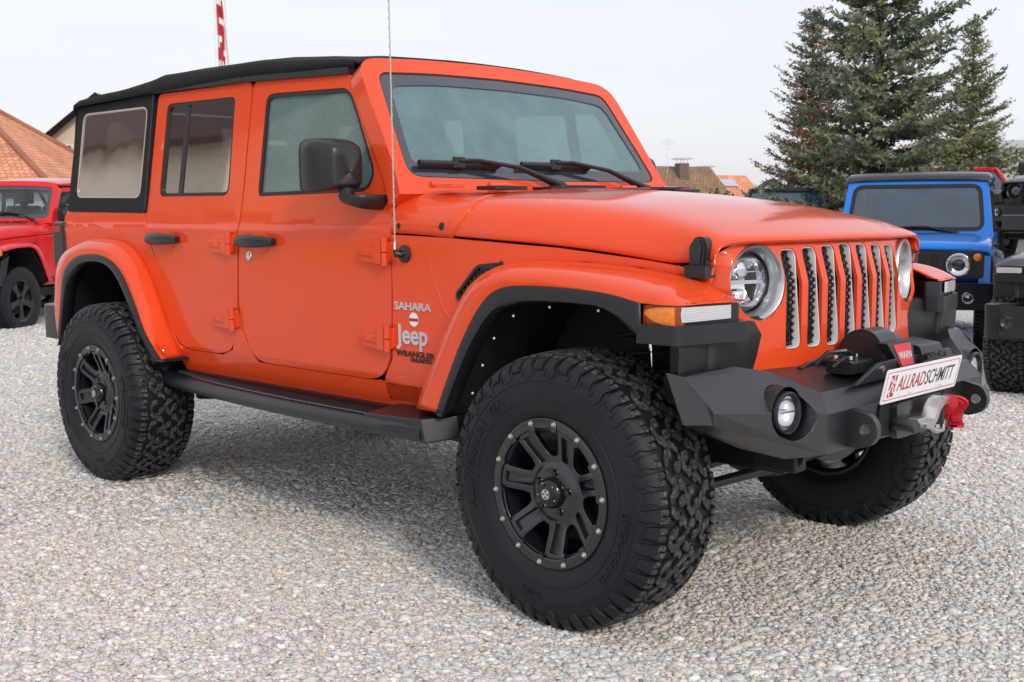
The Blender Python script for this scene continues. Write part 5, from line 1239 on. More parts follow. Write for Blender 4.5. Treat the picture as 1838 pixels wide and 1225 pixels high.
# black off-roader on the raised ground behind it
RB2 = radians(-88); g2 = gh(-3, 15)
lb2 = place((-4.75, 14.4, 0), (0, -.85), RB2, 1.0); lb2 = (lb2[0], lb2[1], .50)
BLK2 = copy_vehicle(HERO, 'offroad_car', lb2, RB2, 1.0, 'black off-road car on the raised ground behind, above the mirror of the blue car', 'car', 'off-road cars on the gravel lot', {**MAPB, 'reflector': 'satin', 'bowl': 'satin', 'chrome': 'satin', 'clearglass': 'darkglass'},
                    skip=SMALL+FRONT+('coil_spring','control_arm','exhaust','marker_lamp','running_lamp','marker_rim'))
b_ = std_bumper(BLK2, z=.75); fix_parent(b_, BLK2)

# ------------------------------------------------------------ small blue boxy off-roader
def blue_car():
    rz = radians(-69); V = root('compact_offroad_car', (-3.05, 8.03, 0), 'small boxy bright blue off-road car with black roof and round headlights', 'car', 'off-road cars on the gravel lot', rz=rz)
    T = PW[V.name]; B = M['blue']
    def P(name, mb, m, par=V, **k): return lob(name, mb, m, par, T, **k)
    X = lambda u, v, h: (u, h, v)
    # tub sides: lower body to the beltline
    low = [(-1.72,.48),(-1.72,1.06),(.55,1.08),(.60,1.04),(1.50,.965),(1.60,.90),(1.62,.60),(1.50,.52),(1.42,.55),(1.38,.72),(1.25,.86),(1.0,.89),(.80,.84),(.66,.66),(.64,.46),(-.72,.46),(-.78,.66),(-.9,.83),(-1.12,.88),(-1.34,.83),(-1.46,.66),(-1.50,.48)]
    body = MB()
    for s in (-1, 1): body.prism(low, s*.64, s*.735, X)
    body.box((-1.72,-.64,.55),(-1.66,.64,1.06)); body.box((-1.6,-.60,.44),(1.45,.60,.56))
    bd = P('body', body, B, bev=.018, seg=3)
    # clam-shell hood with flat top and shoulders
    hx = [.60,.8,1.1,1.35,1.50,1.585,1.605]; hz_ = [1.085,1.08,1.065,1.045,1.025,1.0,.975]
    rows = []
    for x, z in zip(hx, hz_): rows.append([(x, y, z+dz) for y, dz in ((-.738,-.09),(-.735,-.03),(-.70,-.012),(-.60,-.008),(-.56,.0),(0,.012),(.56,.0),(.60,-.008),(.70,-.012),(.735,-.03),(.738,-.09))])
    rows.append([(1.606, p[1]*.995, p[2]-.03) for p in rows[-1]])
    hd = P('hood', MB().grid(rows), B, smooth=40, sol=.01)
    mb = MB()
    for k in range(6): mb.box((.66,.02+k*.03,1.0905),(.685,.035+k*.03,1.0945))
    P('hood_vent', mb, M['dark'], hd)
    # upper cabin
    def pillar(p0, p1, w=.045):
        mb = MB().tube([p0, p1], w, 8); return mb
    cab = MB()
    up = [(-1.70,1.05),(.52,1.07),(.34,1.60),(-1.68,1.60)]
    wf = rnd([(-.40,1.10),(.36,1.10),(.22,1.53),(-.40,1.53)], .03); wr = rnd([(-1.50,1.10),(-.52,1.10),(-.52,1.53),(-1.48,1.53)], .03)
    Xc = lambda s: (lambda u, v, h: (u, s*(.735-(v-1.06)*.13+h), v))
    for s in (-1, 1):
        cab.prism(up, -.035, .0, Xc(s), holes=[wf[::-1], wr[::-1]])
    cb = P('cabin_side', cab, B, bev=.006)
    for s in (-1, 1):
        for wn in (wf, wr):
            tri = tessellate_polygon([[Vector((p[0], p[1], 0)) for p in wn]])
            P('side_window', MB().add([Xc(s)(a, b, -.015) for a, b in wn], [tuple(t) for t in tri]), M['darkglass'], cb, smooth=0)
            P('window_seal', MB().prism(grow(wn, .006), -.012, .003, Xc(s), holes=[grow(wn, -.015)[::-1]]), M['rubbertrim'], cb)
    # windshield frame and glass, nearly upright
    def wp(y, z, h=0): return (.56-(z-1.08)*.36+h, y, z)
    fo = rnd([(-.72,1.07),(.72,1.07),(.66,1.61),(-.66,1.61)], .03); fi = rnd([(-.645,1.115),(.645,1.115),(.600,1.56),(-.600,1.56)], .09)
    wf_ = P('windshield_frame', MB().prism(fo, -.05, 0, wp, holes=[fi[::-1]]), B, bev=.008)
    P('glass_border', MB().prism(grow(fi, .01), -.008, .003, wp, holes=[grow(fi, -.030)]), M['gloss'], wf_)
    P('windshield_glass', MB().add([wp(y, z, -.003) for y, z in fi], [tuple(range(len(fi)))]), M['darkglass'], wf_, smooth=0)
    P('sensor_box', MB().prism(rnd([(-.10,1.47),(.13,1.47),(.15,1.555),(-.12,1.555)], .01), -.05, -.012, wp), M['satin'], wf_)
    P('rear_view_mirror', MB().prism(rnd([(-.12,1.39),(.12,1.39),(.12,1.45),(-.12,1.45)], .01), -.10, -.08, wp), M['silver'], wf_)
    P('wiper', MB().tube([wp(-.50,1.13,.02), wp(.10,1.15,.025), wp(.42,1.085,.03)], [.008,.011,.014], 8).tube([wp(.28,1.135,.02), wp(-.42,1.14,.02)], .008, 6), M['satin'], wf_)
    # roof
    rf = MB(); rows = []
    for x, dz in ((.40,-.03),(.385,.0),(.33,.035),(.2,.055),(-.6,.066),(-1.4,.06),(-1.68,.03),(-1.71,-.02)):
        rows.append([(x, y, 1.60+dz+d2) for y, d2 in ((-.690,-.035),(-.697,-.005),(-.66,.028),(-.5,.038),(0,.045),(.5,.038),(.66,.028),(.697,-.005),(.690,-.035))])
    ro = P('roof', rf.grid(rows), mat('black_roof', (.02,.022,.028), .3, coat=.5), smooth=60, sol=.02)
    P('roof_antenna', MB().tube([(.25,-.32,1.66),(.12,-.32,1.98)], .004, 6), M['satin'], ro)
    # front panel with round lamps
    fp = P('grille', MB().prism(rnd([(-.68,.70),(.68,.70),(.68,.945),(-.68,.945)], .03), 1.585, 1.615, lambda u, v, h: (h, u, v)), M['satin'], bev=.008)
    for k in range(6):
        P('grille_slot', MB().prism(rnd([(-.30+k*.105,.74),(-.225+k*.105,.74),(-.225+k*.105,.91),(-.30+k*.105,.91)], .01), 1.616, 1.619, lambda u, v, h: (h, u, v)), M['dark'], fp)
    for s in (-1, 1):
        TT = Matrix.Translation((1.640, s*.47, .82)) @ Matrix.Rotation(pi/2, 4, 'Y')
        h_ = P('headlight', MB().lathe([(.105,-.03),(.105,.012),(.098,.016),(.094,.006)], 40, T=TT), M['chrome'])
        P('lens', MB().lathe([(.094,.006),(.07,.020),(.03,.028),(0,.03)], 36, T=TT), M['clearglass'], h_); P('reflector', MB().lathe([(.094,.004),(.07,-.02),(.04,-.03),(0,-.03)], 36, T=TT), M['reflector'], h_)
        TT = Matrix.Translation((1.618, s*.625, .89)) @ Matrix.Rotation(pi/2, 4, 'Y')
        P('turn_signal', MB().lathe([(.036,0),(.034,.012),(.02,.018),(0,.02)], 24, T=TT), M['amber'])
        # fender arches
        for xc in (1.02, -1.12):
            pts = [(xc+.42*cos(a)*1.02, .42+.47*sin(a)) for a in np.linspace(-.1, pi+.1, 14)]; ptsi = [(xc+.33*cos(a), .42+.37*sin(a)) for a in np.linspace(-.1, pi+.1, 14)]
            rows = [[(a, s*.735, b), (a*.7+c*.3, s*.80, b*.7+d*.3), (a*.3+c*.7, s*.825, b*.3+d*.7), (c, s*.815, d), (c, s*.62, d)] for (a, b), (c, d) in zip(pts, ptsi)]
            P('fender_arch', MB().grid(rows), M['plastic'], sol=.006, smooth=60)
            TT = Matrix.Translation((xc, s*.70, .345)) @ Matrix.Rotation(-s*pi/2, 4, 'X'); simple_wheel(V, T @ TT, .345, .20, 5)
        mr = P('door_mirror', MB().prism(rnd([(.36,1.09),(.52,1.09),(.50,1.26),(.36,1.26)], .03), .80, 1.0, lambda u, v, h: (u, s*h, v)), M['gloss'], bev=.025, seg=3)
        P('mirror_arm', MB().box((.40, min(s*.70, s*.82), 1.10), (.46, max(s*.70, s*.82), 1.14)), M['gloss'], mr)
        P('door_handle', MB().box((-.36, min(s*.73, s*.765), .93), (-.20, max(s*.73, s*.765), .965)), M['satin'], bd, bev=.006)
    bm_ = P('front_bumper', MB().prism(rnd([(1.50,-.80),(1.66,-.76),(1.74,-.45),(1.74,.45),(1.66,.76),(1.50,.80)], .04), .42, .66, lambda u, v, h: (u, v, h)), M['plastic'], bev=.03, seg=3)
    for s in (-1, 1):
        TT = Matrix.Translation((1.715, s*.56, .53)) @ Matrix.Rotation(s*radians(14), 4, 'Z') @ Matrix.Rotation(pi/2, 4, 'Y')
        f_ = P('fog_lamp', MB().lathe([(.052,0),(.052,.012),(.044,.014),(.03,.012),(0,.010)], 28, T=TT), M['chrome'], bm_)
    P('licence_plate', MB().box((1.741,-.26,.46),(1.745,.26,.57)), M['white'], bm_)
    P('dashboard', MB().box((.05,-.66,.9),(.50,.66,1.10)), M['satin'])
    for y in (-.33, .33): P('seat', MB().prism(rnd([(-.75,.7),(-.2,.75),(-.25,.9),(-.55,.95),(-.68,1.45),(-.80,1.44),(-.8,.8)], .03), y-.22, y+.22, lambda u, v, h: (u, h, v)), M['seat'], bev=.02)
blue_car()

# ------------------------------------------------------------ simple cars farther back
def far_car(name, loc, rz, paint_, label, L=4.2, W=1.75, H=1.48, rearwhite=False):
    V = root(name, loc, label, 'car', rz=rz); T = PW[V.name]
    def P(n, mb, m, par=V, **k): return lob(n, mb, m, par, T, **k)
    h = L/2; low = [(-h,.35),(-h-.02,.62),(-h+.03,.92),(-h+.5,.96),(.45,.93),(h-.35,.80),(h-.02,.66),(h,.38),(h-.38,.25),(h-.45,.45),(h-.75,.62),(h-1.05,.45),(h-1.1,.22),(-h+1.05,.22),(-h+1.0,.45),(-h+.72,.62),(-h+.42,.45),(-h+.35,.28)]
    b = P('body', MB().prism(rnd(low, .04), -W/2, W/2, lambda u, v, q: (u, q*(1-.06*max(0, (v-.6))), v)), paint_, bev=.05, seg=3)
    z0, z1 = .93, H; xs0 = (-h+.25, .75); xs1 = (-h+.62, -.05)
    v = []
    for z, (a, c), w in ((z0, xs0, W/2-.06), (z1-.05, (xs1[0]-.06, xs1[1]+.05), W/2-.20)): v += [(a,-w,z),(c,-w,z),(c,w,z),(a,w,z)]
    g = P('windows', MB().add(v, [(0,1,5,4),(1,2,6,5),(2,3,7,6),(3,0,4,7)]), M['darkglass'], b, smooth=0)
    w = W/2-.19
    P('roof', MB().prism(rnd([(xs1[0]-.12,-w),(xs1[1]+.08,-w),(xs1[1]+.08,w),(xs1[0]-.12,w)], .08), z1-.06, z1, lambda u, q, hh: (u, q, hh)), M['white'] if rearwhite else paint_, b, bev=.03)
    for s in (-1, 1):
        for (xa, xb) in ((xs0[0], xs1[0]-.06), (xs0[1], xs1[1]+.05), (-.55, -.62)):
            P('pillar', MB().tube([(xa, s*(W/2-.06), z0), (xb, s*(W/2-.195), z1-.04)], .045, 8), paint_, b)
        for xc in (h-.75, -h+.72): simple_wheel(V, T @ Matrix.Translation((xc, s*(W/2-.10), .31)) @ Matrix.Rotation(-s*pi/2, 4, 'X'), .31, .20, 5, mt='silver')
        P('headlight', MB().prism(rnd([(.48,.62),(.80,.64),(.78,.76),(.50,.72)], .03), h-.12, h-.005, lambda u, v, q: (q-.10*abs(u), s*u, v)), M['reflector'], b)
        P('tail_lamp', MB().prism(rnd([(.56,.72),(.82,.72),(.80,.90),(.58,.90)], .03), -h-.03, -h+.1, lambda u, v, q: (q, s*u, v)), M['amber'], b)
    return V
far_car('hatchback_car', (-7.25, 18.7, gh(-7.2, 18.8)-.08), radians(-50), M['red'], 'red hatchback half hidden by the tall spruce, behind the blue car')
far_car('hatchback_car', (-9.6, 16.3, gh(-9.9, 16.0)+.25), radians(-60), M['blackpaint'], 'dark car under the lowest branches on the left of the tall spruce')

# ------------------------------------------------------------ trees
def needles(name, cols, bs=.5):
    m, t, b = nodes(name); setp(b, Roughness=.65)
    n = nz(t, 1.6, 4, .6); n2 = nz(t, 9, 2)
    mx = t.nodes.new('ShaderNodeMath'); mx.operation = 'MULTIPLY_ADD'; mx.inputs[1].default_value = .35; t.links.new(n2.outputs[0], mx.inputs[0]); t.links.new(n.outputs[0], mx.inputs[2])
    r = ramp(t, mx.outputs[0], [(.45+.25*i/(len(cols)-1)*2*.7, c) for i, c in enumerate(cols)]); t.links.new(r.outputs[0], b.inputs['Base Color'])
    b.inputs['Subsurface Weight'].default_value = 0
    return m
BARK = mat('bark', (.075,.058,.045), .9, bmp=1., bscale=40, var=.4, nscale=6)
def conifer(name, loc, H, zb, Rb, label, mt, seed, dz=.20, nbr=7, shape=1.0, tw=.055, nl=.055, slim=0., dens=1., sprayw=.42):
    rd = random.Random(seed); V = root(name, loc, label, 'tree', 'spruces behind the lot')
    tr = MB().tube([(0,0,-.2),(.02,0,H*.3),(0,.03,H*.65),(0,0,H*.98)], [Rb*.060, Rb*.045, Rb*.028, .012], 12); v = []; f = []; limbs = MB()
    def quad(p, d, side, L, w):
        o = len(v); a = p-side*w*.5; v.extend([tuple(p-side*w*.35), tuple(p+side*w*.35), tuple(p+d*L*.6+side*w*.5), tuple(p+d*L), tuple(p+d*L*.6-side*w*.5)]); f.append((o, o+1, o+2, o+3, o+4))
    z = zb; 
    while z < H-.05:
        fr = (z-zb)/(H-zb); R = Rb*(1-fr)**shape*(1 if fr > .05 else .8+.2*fr/.05)
        n = max(4, int(nbr*(.6+.4*(1-fr))+.5)); a0 = rd.random()*6.28
        for k in range(n):
            a = a0+2*pi*k/n+rd.uniform(-.35, .35); L = R*rd.uniform(.55, 1.18)*(1-slim*max(0, cos(a+2.37))*min(1, fr*4))+.06; zz = z+rd.uniform(-dz*.5, dz*.5)
            droop = rd.uniform(-.02, .16)*(1-fr) - .30*fr; pts = []
            ns = max(4, int(L/.14)); hd = Vector((cos(a), sin(a), 0)); sd_ = Vector((-sin(a), cos(a), 0))
            for i in range(ns+1):
                t = i/ns; pts.append(Vector((0, 0, zz))+hd*L*t+Vector((0, 0, -droop*L*t*(1.2-.2*t)+.20*L*t*t*t))+sd_*L*.05*sin(t*3+k))
            limbs.tube(pts, [max(.004, .022*(L/2)*(1-i/ns)+.004) for i in range(ns+1)], 5, cap=False)
            # flat sprays of side shoots, shorter towards the tip
            for i in range(1, ns+1):
                t = i/ns
                if t < .18: continue
                d = (pts[i]-pts[i-1]).normalized()
                for q in (-1, 1):
                    for rep in range(1 if L < .5 else 2):
                        tl = (sprayw*(1-t)*min(1, L)+.13)*rd.uniform(.6, 1.15)
                        dd = (d*rd.uniform(.55, 1.0)+sd_*q*rd.uniform(.6, 1.0)+Vector((0, 0, rd.uniform(-.28, .22)))).normalized(); p = pts[i-1]+(pts[i]-pts[i-1])*rd.random()
                        shoot(p, dd, tl, rd, quad, tw, nl, dens)
            shoot(pts[-1], (pts[-1]-pts[-2]).normalized(), .16, rd, quad, tw, nl, dens)
        z += dz*(1-.45*fr)*rd.uniform(.8, 1.2)
    shoot(Vector((0, 0, H-.25)), Vector((0, 0, 1)), .35, rd, quad, tw, nl, dens)
    me = bpy.data.meshes.new('crown'); me.from_pydata(v, [], f); me.materials.append(mt)
    T = PW[V.name]
    o = obj('crown', me, None, None); o.parent = V; o2 = obj('trunk', tr, BARK, None, smooth=60); o2.parent = V; o3 = obj('branches', limbs, BARK, None, smooth=60, fixn=False); o3.parent = V
    return V
def shoot(p, d, L, rd, quad, tw, nl, dens):
    n = max(3, int(L/.030*dens)); a = Vector((rd.uniform(-1, 1), rd.uniform(-1, 1), rd.uniform(-1, 1))); s1 = d.cross(a).normalized(); s2 = d.cross(s1)
    for i in range(n):
        t = (i+rd.random())/n; th = rd.random()*6.283; r = s1*cos(th)+s2*sin(th); nd = (d*.75+r*.8).normalized()
        quad(p+d*L*t, nd, nd.cross(d).normalized() if abs(nd.dot(d)) < .99 else s1, nl*rd.uniform(.7, 1.2), nl*.34)
BLUEG = needles('spruce_needles', [(.036,.058,.028),(.085,.118,.068),(.155,.190,.130),(.23,.24,.10)])
DARKG = needles('dark_needles', [(.030,.044,.030),(.060,.076,.052),(.13,.11,.07),(.30,.15,.07)])
YELG = needles('yellowish_needles', [(.035,.060,.026),(.080,.105,.042),(.150,.165,.055),(.23,.21,.075)])
conifer('spruce_tree', (-8.25, 17.2, gh(-8.25, 17.2)-.05), 9.0, 1.0, 2.6, 'tallest spruce tree, blue-green with wide open branches, its top beyond the photo', BLUEG, 3, dz=.29, nbr=7.2, shape=1.0, nl=.105, dens=1.0, sprayw=.56, slim=.28)
conifer('spruce_tree', (-12.8, 22.7, 0), 6.25, .5, 1.75, 'slim dark spruce tree with brownish top on the left of the tall spruce', DARKG, 8, dz=.20, nbr=8, shape=.85, nl=.085, dens=.9, sprayw=.40)
conifer('spruce_tree', (-10.8, 27.5, 0), 6.35, .5, 1.9, 'slender green spruce tree with pointed top on the right of the tall spruce', YELG, 12, dz=.20, nbr=8, shape=1.05, nl=.085, dens=.9, sprayw=.40)
def shrub(name, loc, R, H, label, cols, seed, n=2600, ls=.06, grp=None):
    rd = random.Random(seed); V = root(name, loc, label, 'shrub', grp); v = []; f = []
    cl = [(Vector((rd.uniform(-1, 1)*R*.75, rd.uniform(-1, 1)*R*.75, H*rd.uniform(.25, .92))), R*rd.uniform(.25, .45)) for _ in range(22)]
    for i in range(n):
        c, r = rd.choice(cl); u = Vector((rd.gauss(0, 1), rd.gauss(0, 1), rd.gauss(0, 1))).normalized()*r*rd.random()**.4; p = c+u
        a = Vector((rd.uniform(-1, 1), rd.uniform(-1, 1), rd.uniform(-1, 1))).normalized(); b = a.cross(Vector((0, 0, 1))+a*.1).normalized(); o = len(v)
        v.extend([tuple(p-a*ls), tuple(p+b*ls*.6), tuple(p+a*ls), tuple(p-b*ls*.6)]); f.append((o, o+1, o+2, o+3))
    me = bpy.data.meshes.new('crown'); me.from_pydata(v, [], f); me.materials.append(needles(name+'_leaves', cols)); o = obj('crown', me, None, None); o.parent = V
    mb = MB()
    for c, r in cl: mb.tube([(rd.uniform(-.1, .1), rd.uniform(-.1, .1), 0), tuple(c*.5+Vector((0, 0, .1))), tuple(c)], [.03,.02,.008], 6, cap=False)
    o = obj('stems', mb, BARK, None, fixn=False); o.parent = V; return V
shrub('autumn_shrub', (-11.4, 22.6, 0), 1.5, 3.1, 'yellow-orange autumn shrub glowing behind the trunk of the tall spruce', [(.16,.09,.015),(.34,.20,.03),(.48,.30,.05)], 4)
shrub('garden_shrub', (-7.2, 24.5, .2), 1.3, 2.9, 'olive green shrub in front of the grey building at the right edge', [(.05,.06,.02),(.12,.12,.04),(.20,.18,.07)], 6, n=2000)
shrub('low_bush', (-11.9, 17.2, 0), 1.2, 1.7, 'low dark green bush under the left branches of the tall spruce', [(.02,.035,.015),(.05,.07,.03),(.08,.10,.045)], 9, n=2600)

# ------------------------------------------------------------ houses
def tiles(name, col, sc=1.5, var=.35):
    m, t, b = nodes(name); setp(b, Roughness=.85)
    tc = t.nodes.new('ShaderNodeTexCoord'); br = t.nodes.new('ShaderNodeTexBrick'); br.inputs['Scale'].default_value = sc
    br.inputs['Color1'].default_value = (*[c*(1-var*.5) for c in col], 1); br.inputs['Color2'].default_value = (*[min(1, c*(1+var*.5)) for c in col], 1); br.inputs['Mortar'].default_value = (*[c*.45 for c in col], 1)
    br.inputs['Mortar Size'].default_value = .025; br.inputs['Brick Width'].default_value = .32; br.inputs['Row Height'].default_value = .30
    t.links.new(tc.outputs['UV'], br.inputs['Vector']); n = nz(t, .8, 4)
    r = ramp(t, n.outputs[0], [(.3, (.8,.8,.8)), (.7, (1.12,1.1,1.05))]); mx = t.nodes.new('ShaderNodeMix'); mx.data_type = 'RGBA'; mx.blend_type = 'MULTIPLY'; mx.inputs[0].default_value = 1
    t.links.new(br.outputs[0], mx.inputs[6]); t.links.new(r.outputs[0], mx.inputs[7]); t.links.new(mx.outputs[2], b.inputs['Base Color']); bump(t, b, br.outputs[1], -.5, .03); return m
def uvroof(me):
    uv = me.uv_layers.new(name='UV')
    for p in me.polygons:
        n = p.normal; a = Vector((0, 0, 1)).cross(n); a = a.normalized() if a.length > 1e-4 else Vector((1, 0, 0)); b = n.cross(a)
        for li in p.loop_indices:
            c = me.vertices[me.loops[li].vertex_index].co; uv.data[li].uv = (c.dot(a), c.dot(b))
RT_O = tiles('orange_tiles', (.78,.34,.20)); RT_B = tiles('brown_tiles', (.30,.19,.12)); RT_D = tiles('dark_tiles', (.10,.045,.035)); RT_G = tiles('grey_tiles', (.05,.05,.055))
WALL = mat('cream_render', (.62,.53,.40), .9, bmp=.2, bscale=60); WALLW = mat('white_render', (.72,.70,.66), .9, bmp=.2, bscale=60); WALLD = mat('dark_cladding', (.05,.048,.05), .8); WALLG = mat('grey_cladding', (.42,.44,.46), .7)
def house(name, loc, rz, Lx, Wy, ze_, zr, label, roofm, wallm, hip=0, over=.35, windows=(), cat='house', vergem=None, base=-3.):
    """ridge runs along local x; gables or hips at both ends"""
    V = root(name, loc, label, cat, rz=rz); T = PW[V.name]
    def P(n, mb, m, par=V, **k): return lob(n, mb, m, par, T, **k)
    hx, hy = Lx/2, Wy/2
    v = [(-hx,-hy,base),(hx,-hy,base),(hx,hy,base),(-hx,hy,base),(-hx,-hy,ze_),(hx,-hy,ze_),(hx,hy,ze_),(-hx,hy,ze_)]; f = [(0,1,5,4),(1,2,6,5),(2,3,7,6),(3,0,4,7)]
    if not hip: v += [(-hx,0,zr-.05),(hx,0,zr-.05)]; f += [(4,7,8),(5,9,6)]
    w = P('wall', MB().add(v, f), wallm, smooth=0)
    sl = (zr-ze_)/hy; ox, oy = hx+over, hy+over; zo = ze_-over*sl; th = .14
    if hip: rv = [(-ox,-oy,zo),(ox,-oy,zo),(ox,oy,zo),(-ox,oy,zo),(-hx+hip,0,zr),(hx-hip,0,zr)]; rf = [(0,1,5,4),(1,2,5),(2,3,4,5),(3,0,4)]
    else: rv = [(-ox,-oy,zo),(ox,-oy,zo),(ox,oy,zo),(-ox,oy,zo),(-ox,0,zr),(ox,0,zr)]; rf = [(0,1,5,4),(2,3,4,5)]
    k = len(rv); mb = MB().add(rv+[(a, b, c-th) for a, b, c in rv], rf+[tuple(i+k for i in q[::-1]) for q in rf])
    rim = [(0,1),(1,2),(2,3),(3,0)] if hip else [(0,1),(1,5),(5,2),(2,3),(3,4),(4,0)]
    mb.f += [(b, a, a+k, b+k) for a, b in rim]; mb.m += [0]*len(rim)
    r = P('roof', mb, roofm, smooth=0); uvroof(r.data)
    if hip:
        for a_, b_ in ((0,4),(1,5),(2,5),(3,4),(4,5)):
            P('ridge_tiles', MB().tube([Vector(rv[a_])+Vector((0,0,.03)), Vector(rv[b_])+Vector((0,0,.03))], .11, 8), roofm, r, smooth=60)
    if vergem and not hip:
        for sx in (-1, 1):
            for sy in (-1, 1):
                x = sx*(ox+.02); mb = MB().add([(x-.03, sy*oy, zo-.30), (x+.03, sy*oy, zo-.30), (x+.03, sy*oy, zo+.02), (x-.03, sy*oy, zo+.02), (x-.03, 0, zr-.30), (x+.03, 0, zr-.30), (x+.03, 0, zr+.02), (x-.03, 0, zr+.02)], [(0,1,5,4),(1,2,6,5),(2,3,7,6),(3,0,4,7),(0,3,2,1),(4,5,6,7)]); P('verge_board', mb, vergem, r, smooth=0)
    for (face, c, z, ww, hh) in windows:
        if face in ('-x', '+x'): s = -1 if face == '-x' else 1; fn = lambda u, vv, h, s=s: (s*(hx+h), u, vv)
        else: s = -1 if face == '-y' else 1; fn = lambda u, vv, h, s=s: (u, s*(hy+h), vv)
        q = [(c-ww/2, z-hh/2), (c+ww/2, z-hh/2), (c+ww/2, z+hh/2), (c-ww/2, z+hh/2)]
        wf_ = P('window', MB().prism(grow(q, .07), .0, .05, fn, holes=[q[::-1]]).prism([(c-.03, z-hh/2), (c+.03, z-hh/2), (c+.03, z+hh/2), (c-.03, z+hh/2)], .0, .04, fn), M['white'], w, smooth=0)
        P('pane', MB().prism(q, .004, .012, fn), M['gloss'], wf_, smooth=0)
    return V, T, r
def chimney(T, r, x, y, z0, z1, w=.5, cap=True, par=None, m=None):
    c = lob('chimney', MB().box((x-w/2, y-w/2, z0), (x+w/2, y+w/2, z1)), m or mat('chimney_brick', (.16,.12,.10), .9), r, T)
    if cap:
        mb = MB()
        for a in (-1, 1):
            for b in (-1, 1): mb.tube([(x+a*w*.35, y+b*w*.35, z1), (x+a*w*.35, y+b*w*.35, z1+.22)], .02, 6)
        mb.box((x-w*.75, y-w*.75, z1+.20), (x+w*.75, y+w*.75, z1+.27)); lob('chimney_cap', mb, M['alloy'], c, T)
AX = atan2(.69797, .71611)             # direction square to the view, left to right
def atc(px, d, z=0.):                  # a spot on the ground plan, distance d ahead, px metres to the right of the view axis
    h = Vector((F.x, F.y, 0)).normalized(); r = Vector((R_.x, R_.y, 0)).normalized(); p = Vector((CAM.x, CAM.y, 0))+h*d+r*px; return (p.x, p.y, z)
V1, T1, r1 = house('hip_roofed_house', atc(-21.2, 42.8), AX, 12, 9, 2.45, 5.7, 'house with large orange tiled roof behind the red car at the left edge', RT_O, WALLW, hip=4.6, over=.4, windows=(('-y', -3, 1.0, 1.2, 1.2), ('-y', 0, 1.0, 1.2, 1.2)))
lob('dormer', MB().add([(2.2,-4.6,2.75),(4.35,-4.6,2.75),(2.2,-4.6,3.7),(2.2,-2.6,3.7),(2.2,-4.4,2.75),(4.35,-4.4,2.75)], [(0,1,2),(0,2,3,4),(1,5,3,2)]), M['dark'], r1, T1)
V2, T2, r2 = house('gabled_house', atc(-16.4, 51), AX+pi/2, 8, 6.0, 3.75, 6.1, 'cream gabled house with black verge boards just left of the orange car roof', RT_G, WALL, over=.3, vergem=M['gloss'], windows=(('-x', 1.8, 3.3, 1.3, 1.5), ('+x', -1.8, 3.3, 1.3, 1.5)))
V3, T3, r3 = house('gabled_house', atc(8.9, 62.5), AX+radians(22), 3.4, 4.6, 2.0, 3.72, 'house with brown tiled roof and dark gable right of the windshield', RT_B, WALLD, over=.25)
chimney(T3, r3, -.2, -.7, 2.9, 3.85, .55); 
V4, T4, r4 = house('gabled_house', atc(11.8, 66), AX+radians(28), 3.0, 4.6, 1.7, 3.35, 'small house with orange roof and skylight left of the spruces', RT_O, WALL, over=.25)
chimney(T4, r4, -1.55, -.6, 1.0, 3.55, .50); lob('skylight', MB().add([(-.5,-1.0,2.72),(.5,-1.0,2.72),(.5,-.45,3.12),(-.5,-.45,3.12)], [(0,1,2,3)]), M['reflector'], r4, T4, smooth=0)
V5, T5, r5 = house('gabled_house', atc(13.2, 60), AX+pi/2+radians(-8), 5, 4.6, 1.2, 2.95, 'dark roofed white house half hidden by the left spruce', RT_G, WALLW, over=.3)
chimney(T5, r5, -1.8, -.9, 2.0, 3.35, .34, cap=False, m=M['dark'])
ant = root('rooftop_aerial', atc(8.05, 60.5, 3.3), 'thin television aerial mast on the brown roofed house', 'aerial')
mb = MB().tube([(0,0,0),(0,0,1.75)], .014, 8); 
for q, l in ((1.60,.45),(1.48,.35),(1.70,.25)): mb.tube([(-l,0,q),(l,0,q)], .009, 6)
o = obj('mast', mb, M['silver'], None); o.parent = ant
V6, T6, r6 = house('long_building', atc(20.9, 47), AX, 9, 7, 3.75, 4.1, 'pale grey flat building behind the shrub at the right edge', WALLG, WALLG, over=.15, cat='building')
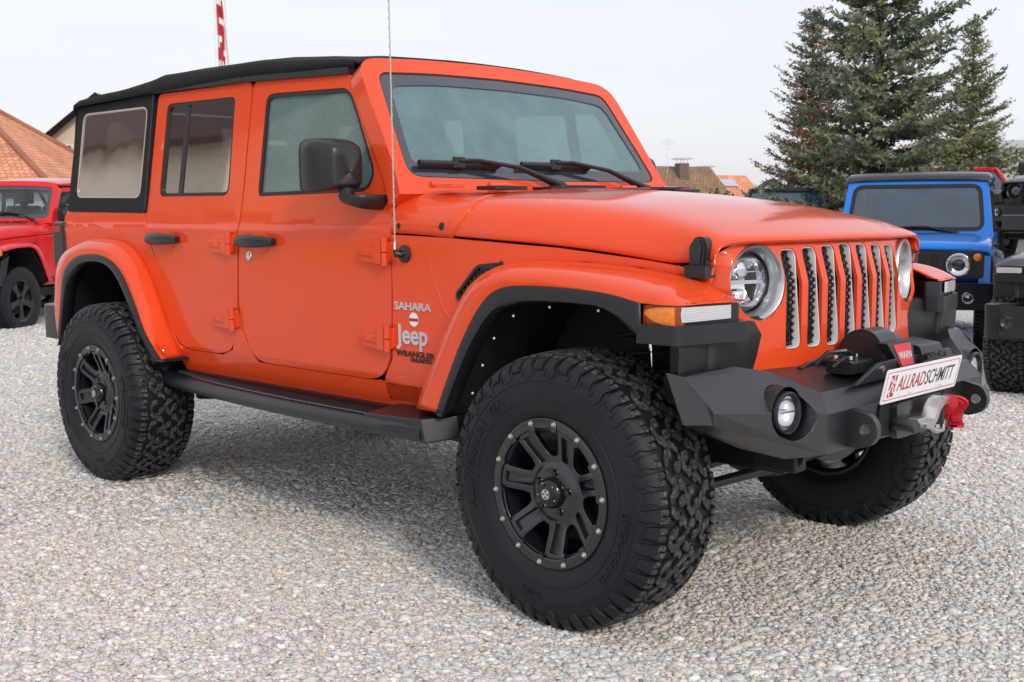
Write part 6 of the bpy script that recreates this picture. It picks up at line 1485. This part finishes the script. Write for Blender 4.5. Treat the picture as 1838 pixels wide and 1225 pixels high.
for z in (3.1, 3.4): lob('facade_groove', MB().box((-4.5,-3.53,z), (4.5,-3.505,z+.03)), M['plastic'], V6, T6)
# house across the yard behind the photographer: it mirrors in the rear side windows
house('yard_house', (-25.9, -15.0, 0), 0, 20, 12, 5.05, 9.6, 'cream house with dark brown roof mirrored in the rear side windows', RT_D, mat('warm_render', (.80,.70,.56), .9), over=.4, base=-.2)
shrub('reflection_tree', (-13.0, -14.5, 0), 2.6, 6.0, 'unseen green tree beside the house, added for dark reflections in the car side', [(.03,.05,.02),(.07,.09,.03),(.12,.13,.05)], 21, n=3500, ls=.16)  # out-of-view tree, added so the car side has something dark to reflect
# ------------------------------------------------------------ banner
FL = root('banner_flag', atc(-7.47, 30.2), 'white banner with red emblem on a white pole above the soft top', 'flag')
o = obj('pole', MB().tube([(0,0,0),(0,0,8.8)], [.05,.04], 16), M['white'], None, smooth=60); o.parent = FL
rows = []
for i in range(30):
    z = 4.0+4.4*i/29; wd = .30-.16*max(0, (z-5.3)/3.1); r = []
    for k in range(13):
        t = k/12; d = (t*wd); wv = .06*sin(t*9+z*1.5); r.append((.055+d*cos(AX)-wv*sin(AX), d*sin(AX)+wv*cos(AX), z-.25*t*t))
    rows.append(r)
cl = obj('banner_cloth', MB().grid(rows), mat('banner_white', (.80,.80,.82), .8), None, smooth=60, sol=.004); cl.parent = FL
mb = MB()
for i in range(29):
    for k in range(12):
        z = rows[i][k][2]; t = (k+.5)/12; zz = (z-4.75)/1.8
        if 0 < zz < 1 and t < .62 and not (.42 < zz < .56 and t < .42) and not (.16 < zz < .24 and t < .3) and not ((zz*7) % 1 < .22 and t > .40) and not (.74 < zz < .80 and t > .25):
            o_ = len(mb.v); q = [rows[i][k], rows[i][k+1], rows[i+1][k+1], rows[i+1][k]]
            for dn in (.007, -.011):
                n_ = Vector((-sin(AX), cos(AX), 0))*-dn if True else 0
                mb.add([tuple(Vector(p)+n_) for p in q], [(0,1,2,3)])
em = obj('banner_emblem', mb, M['redink'], None, smooth=0, fixn=False); em.parent = cl
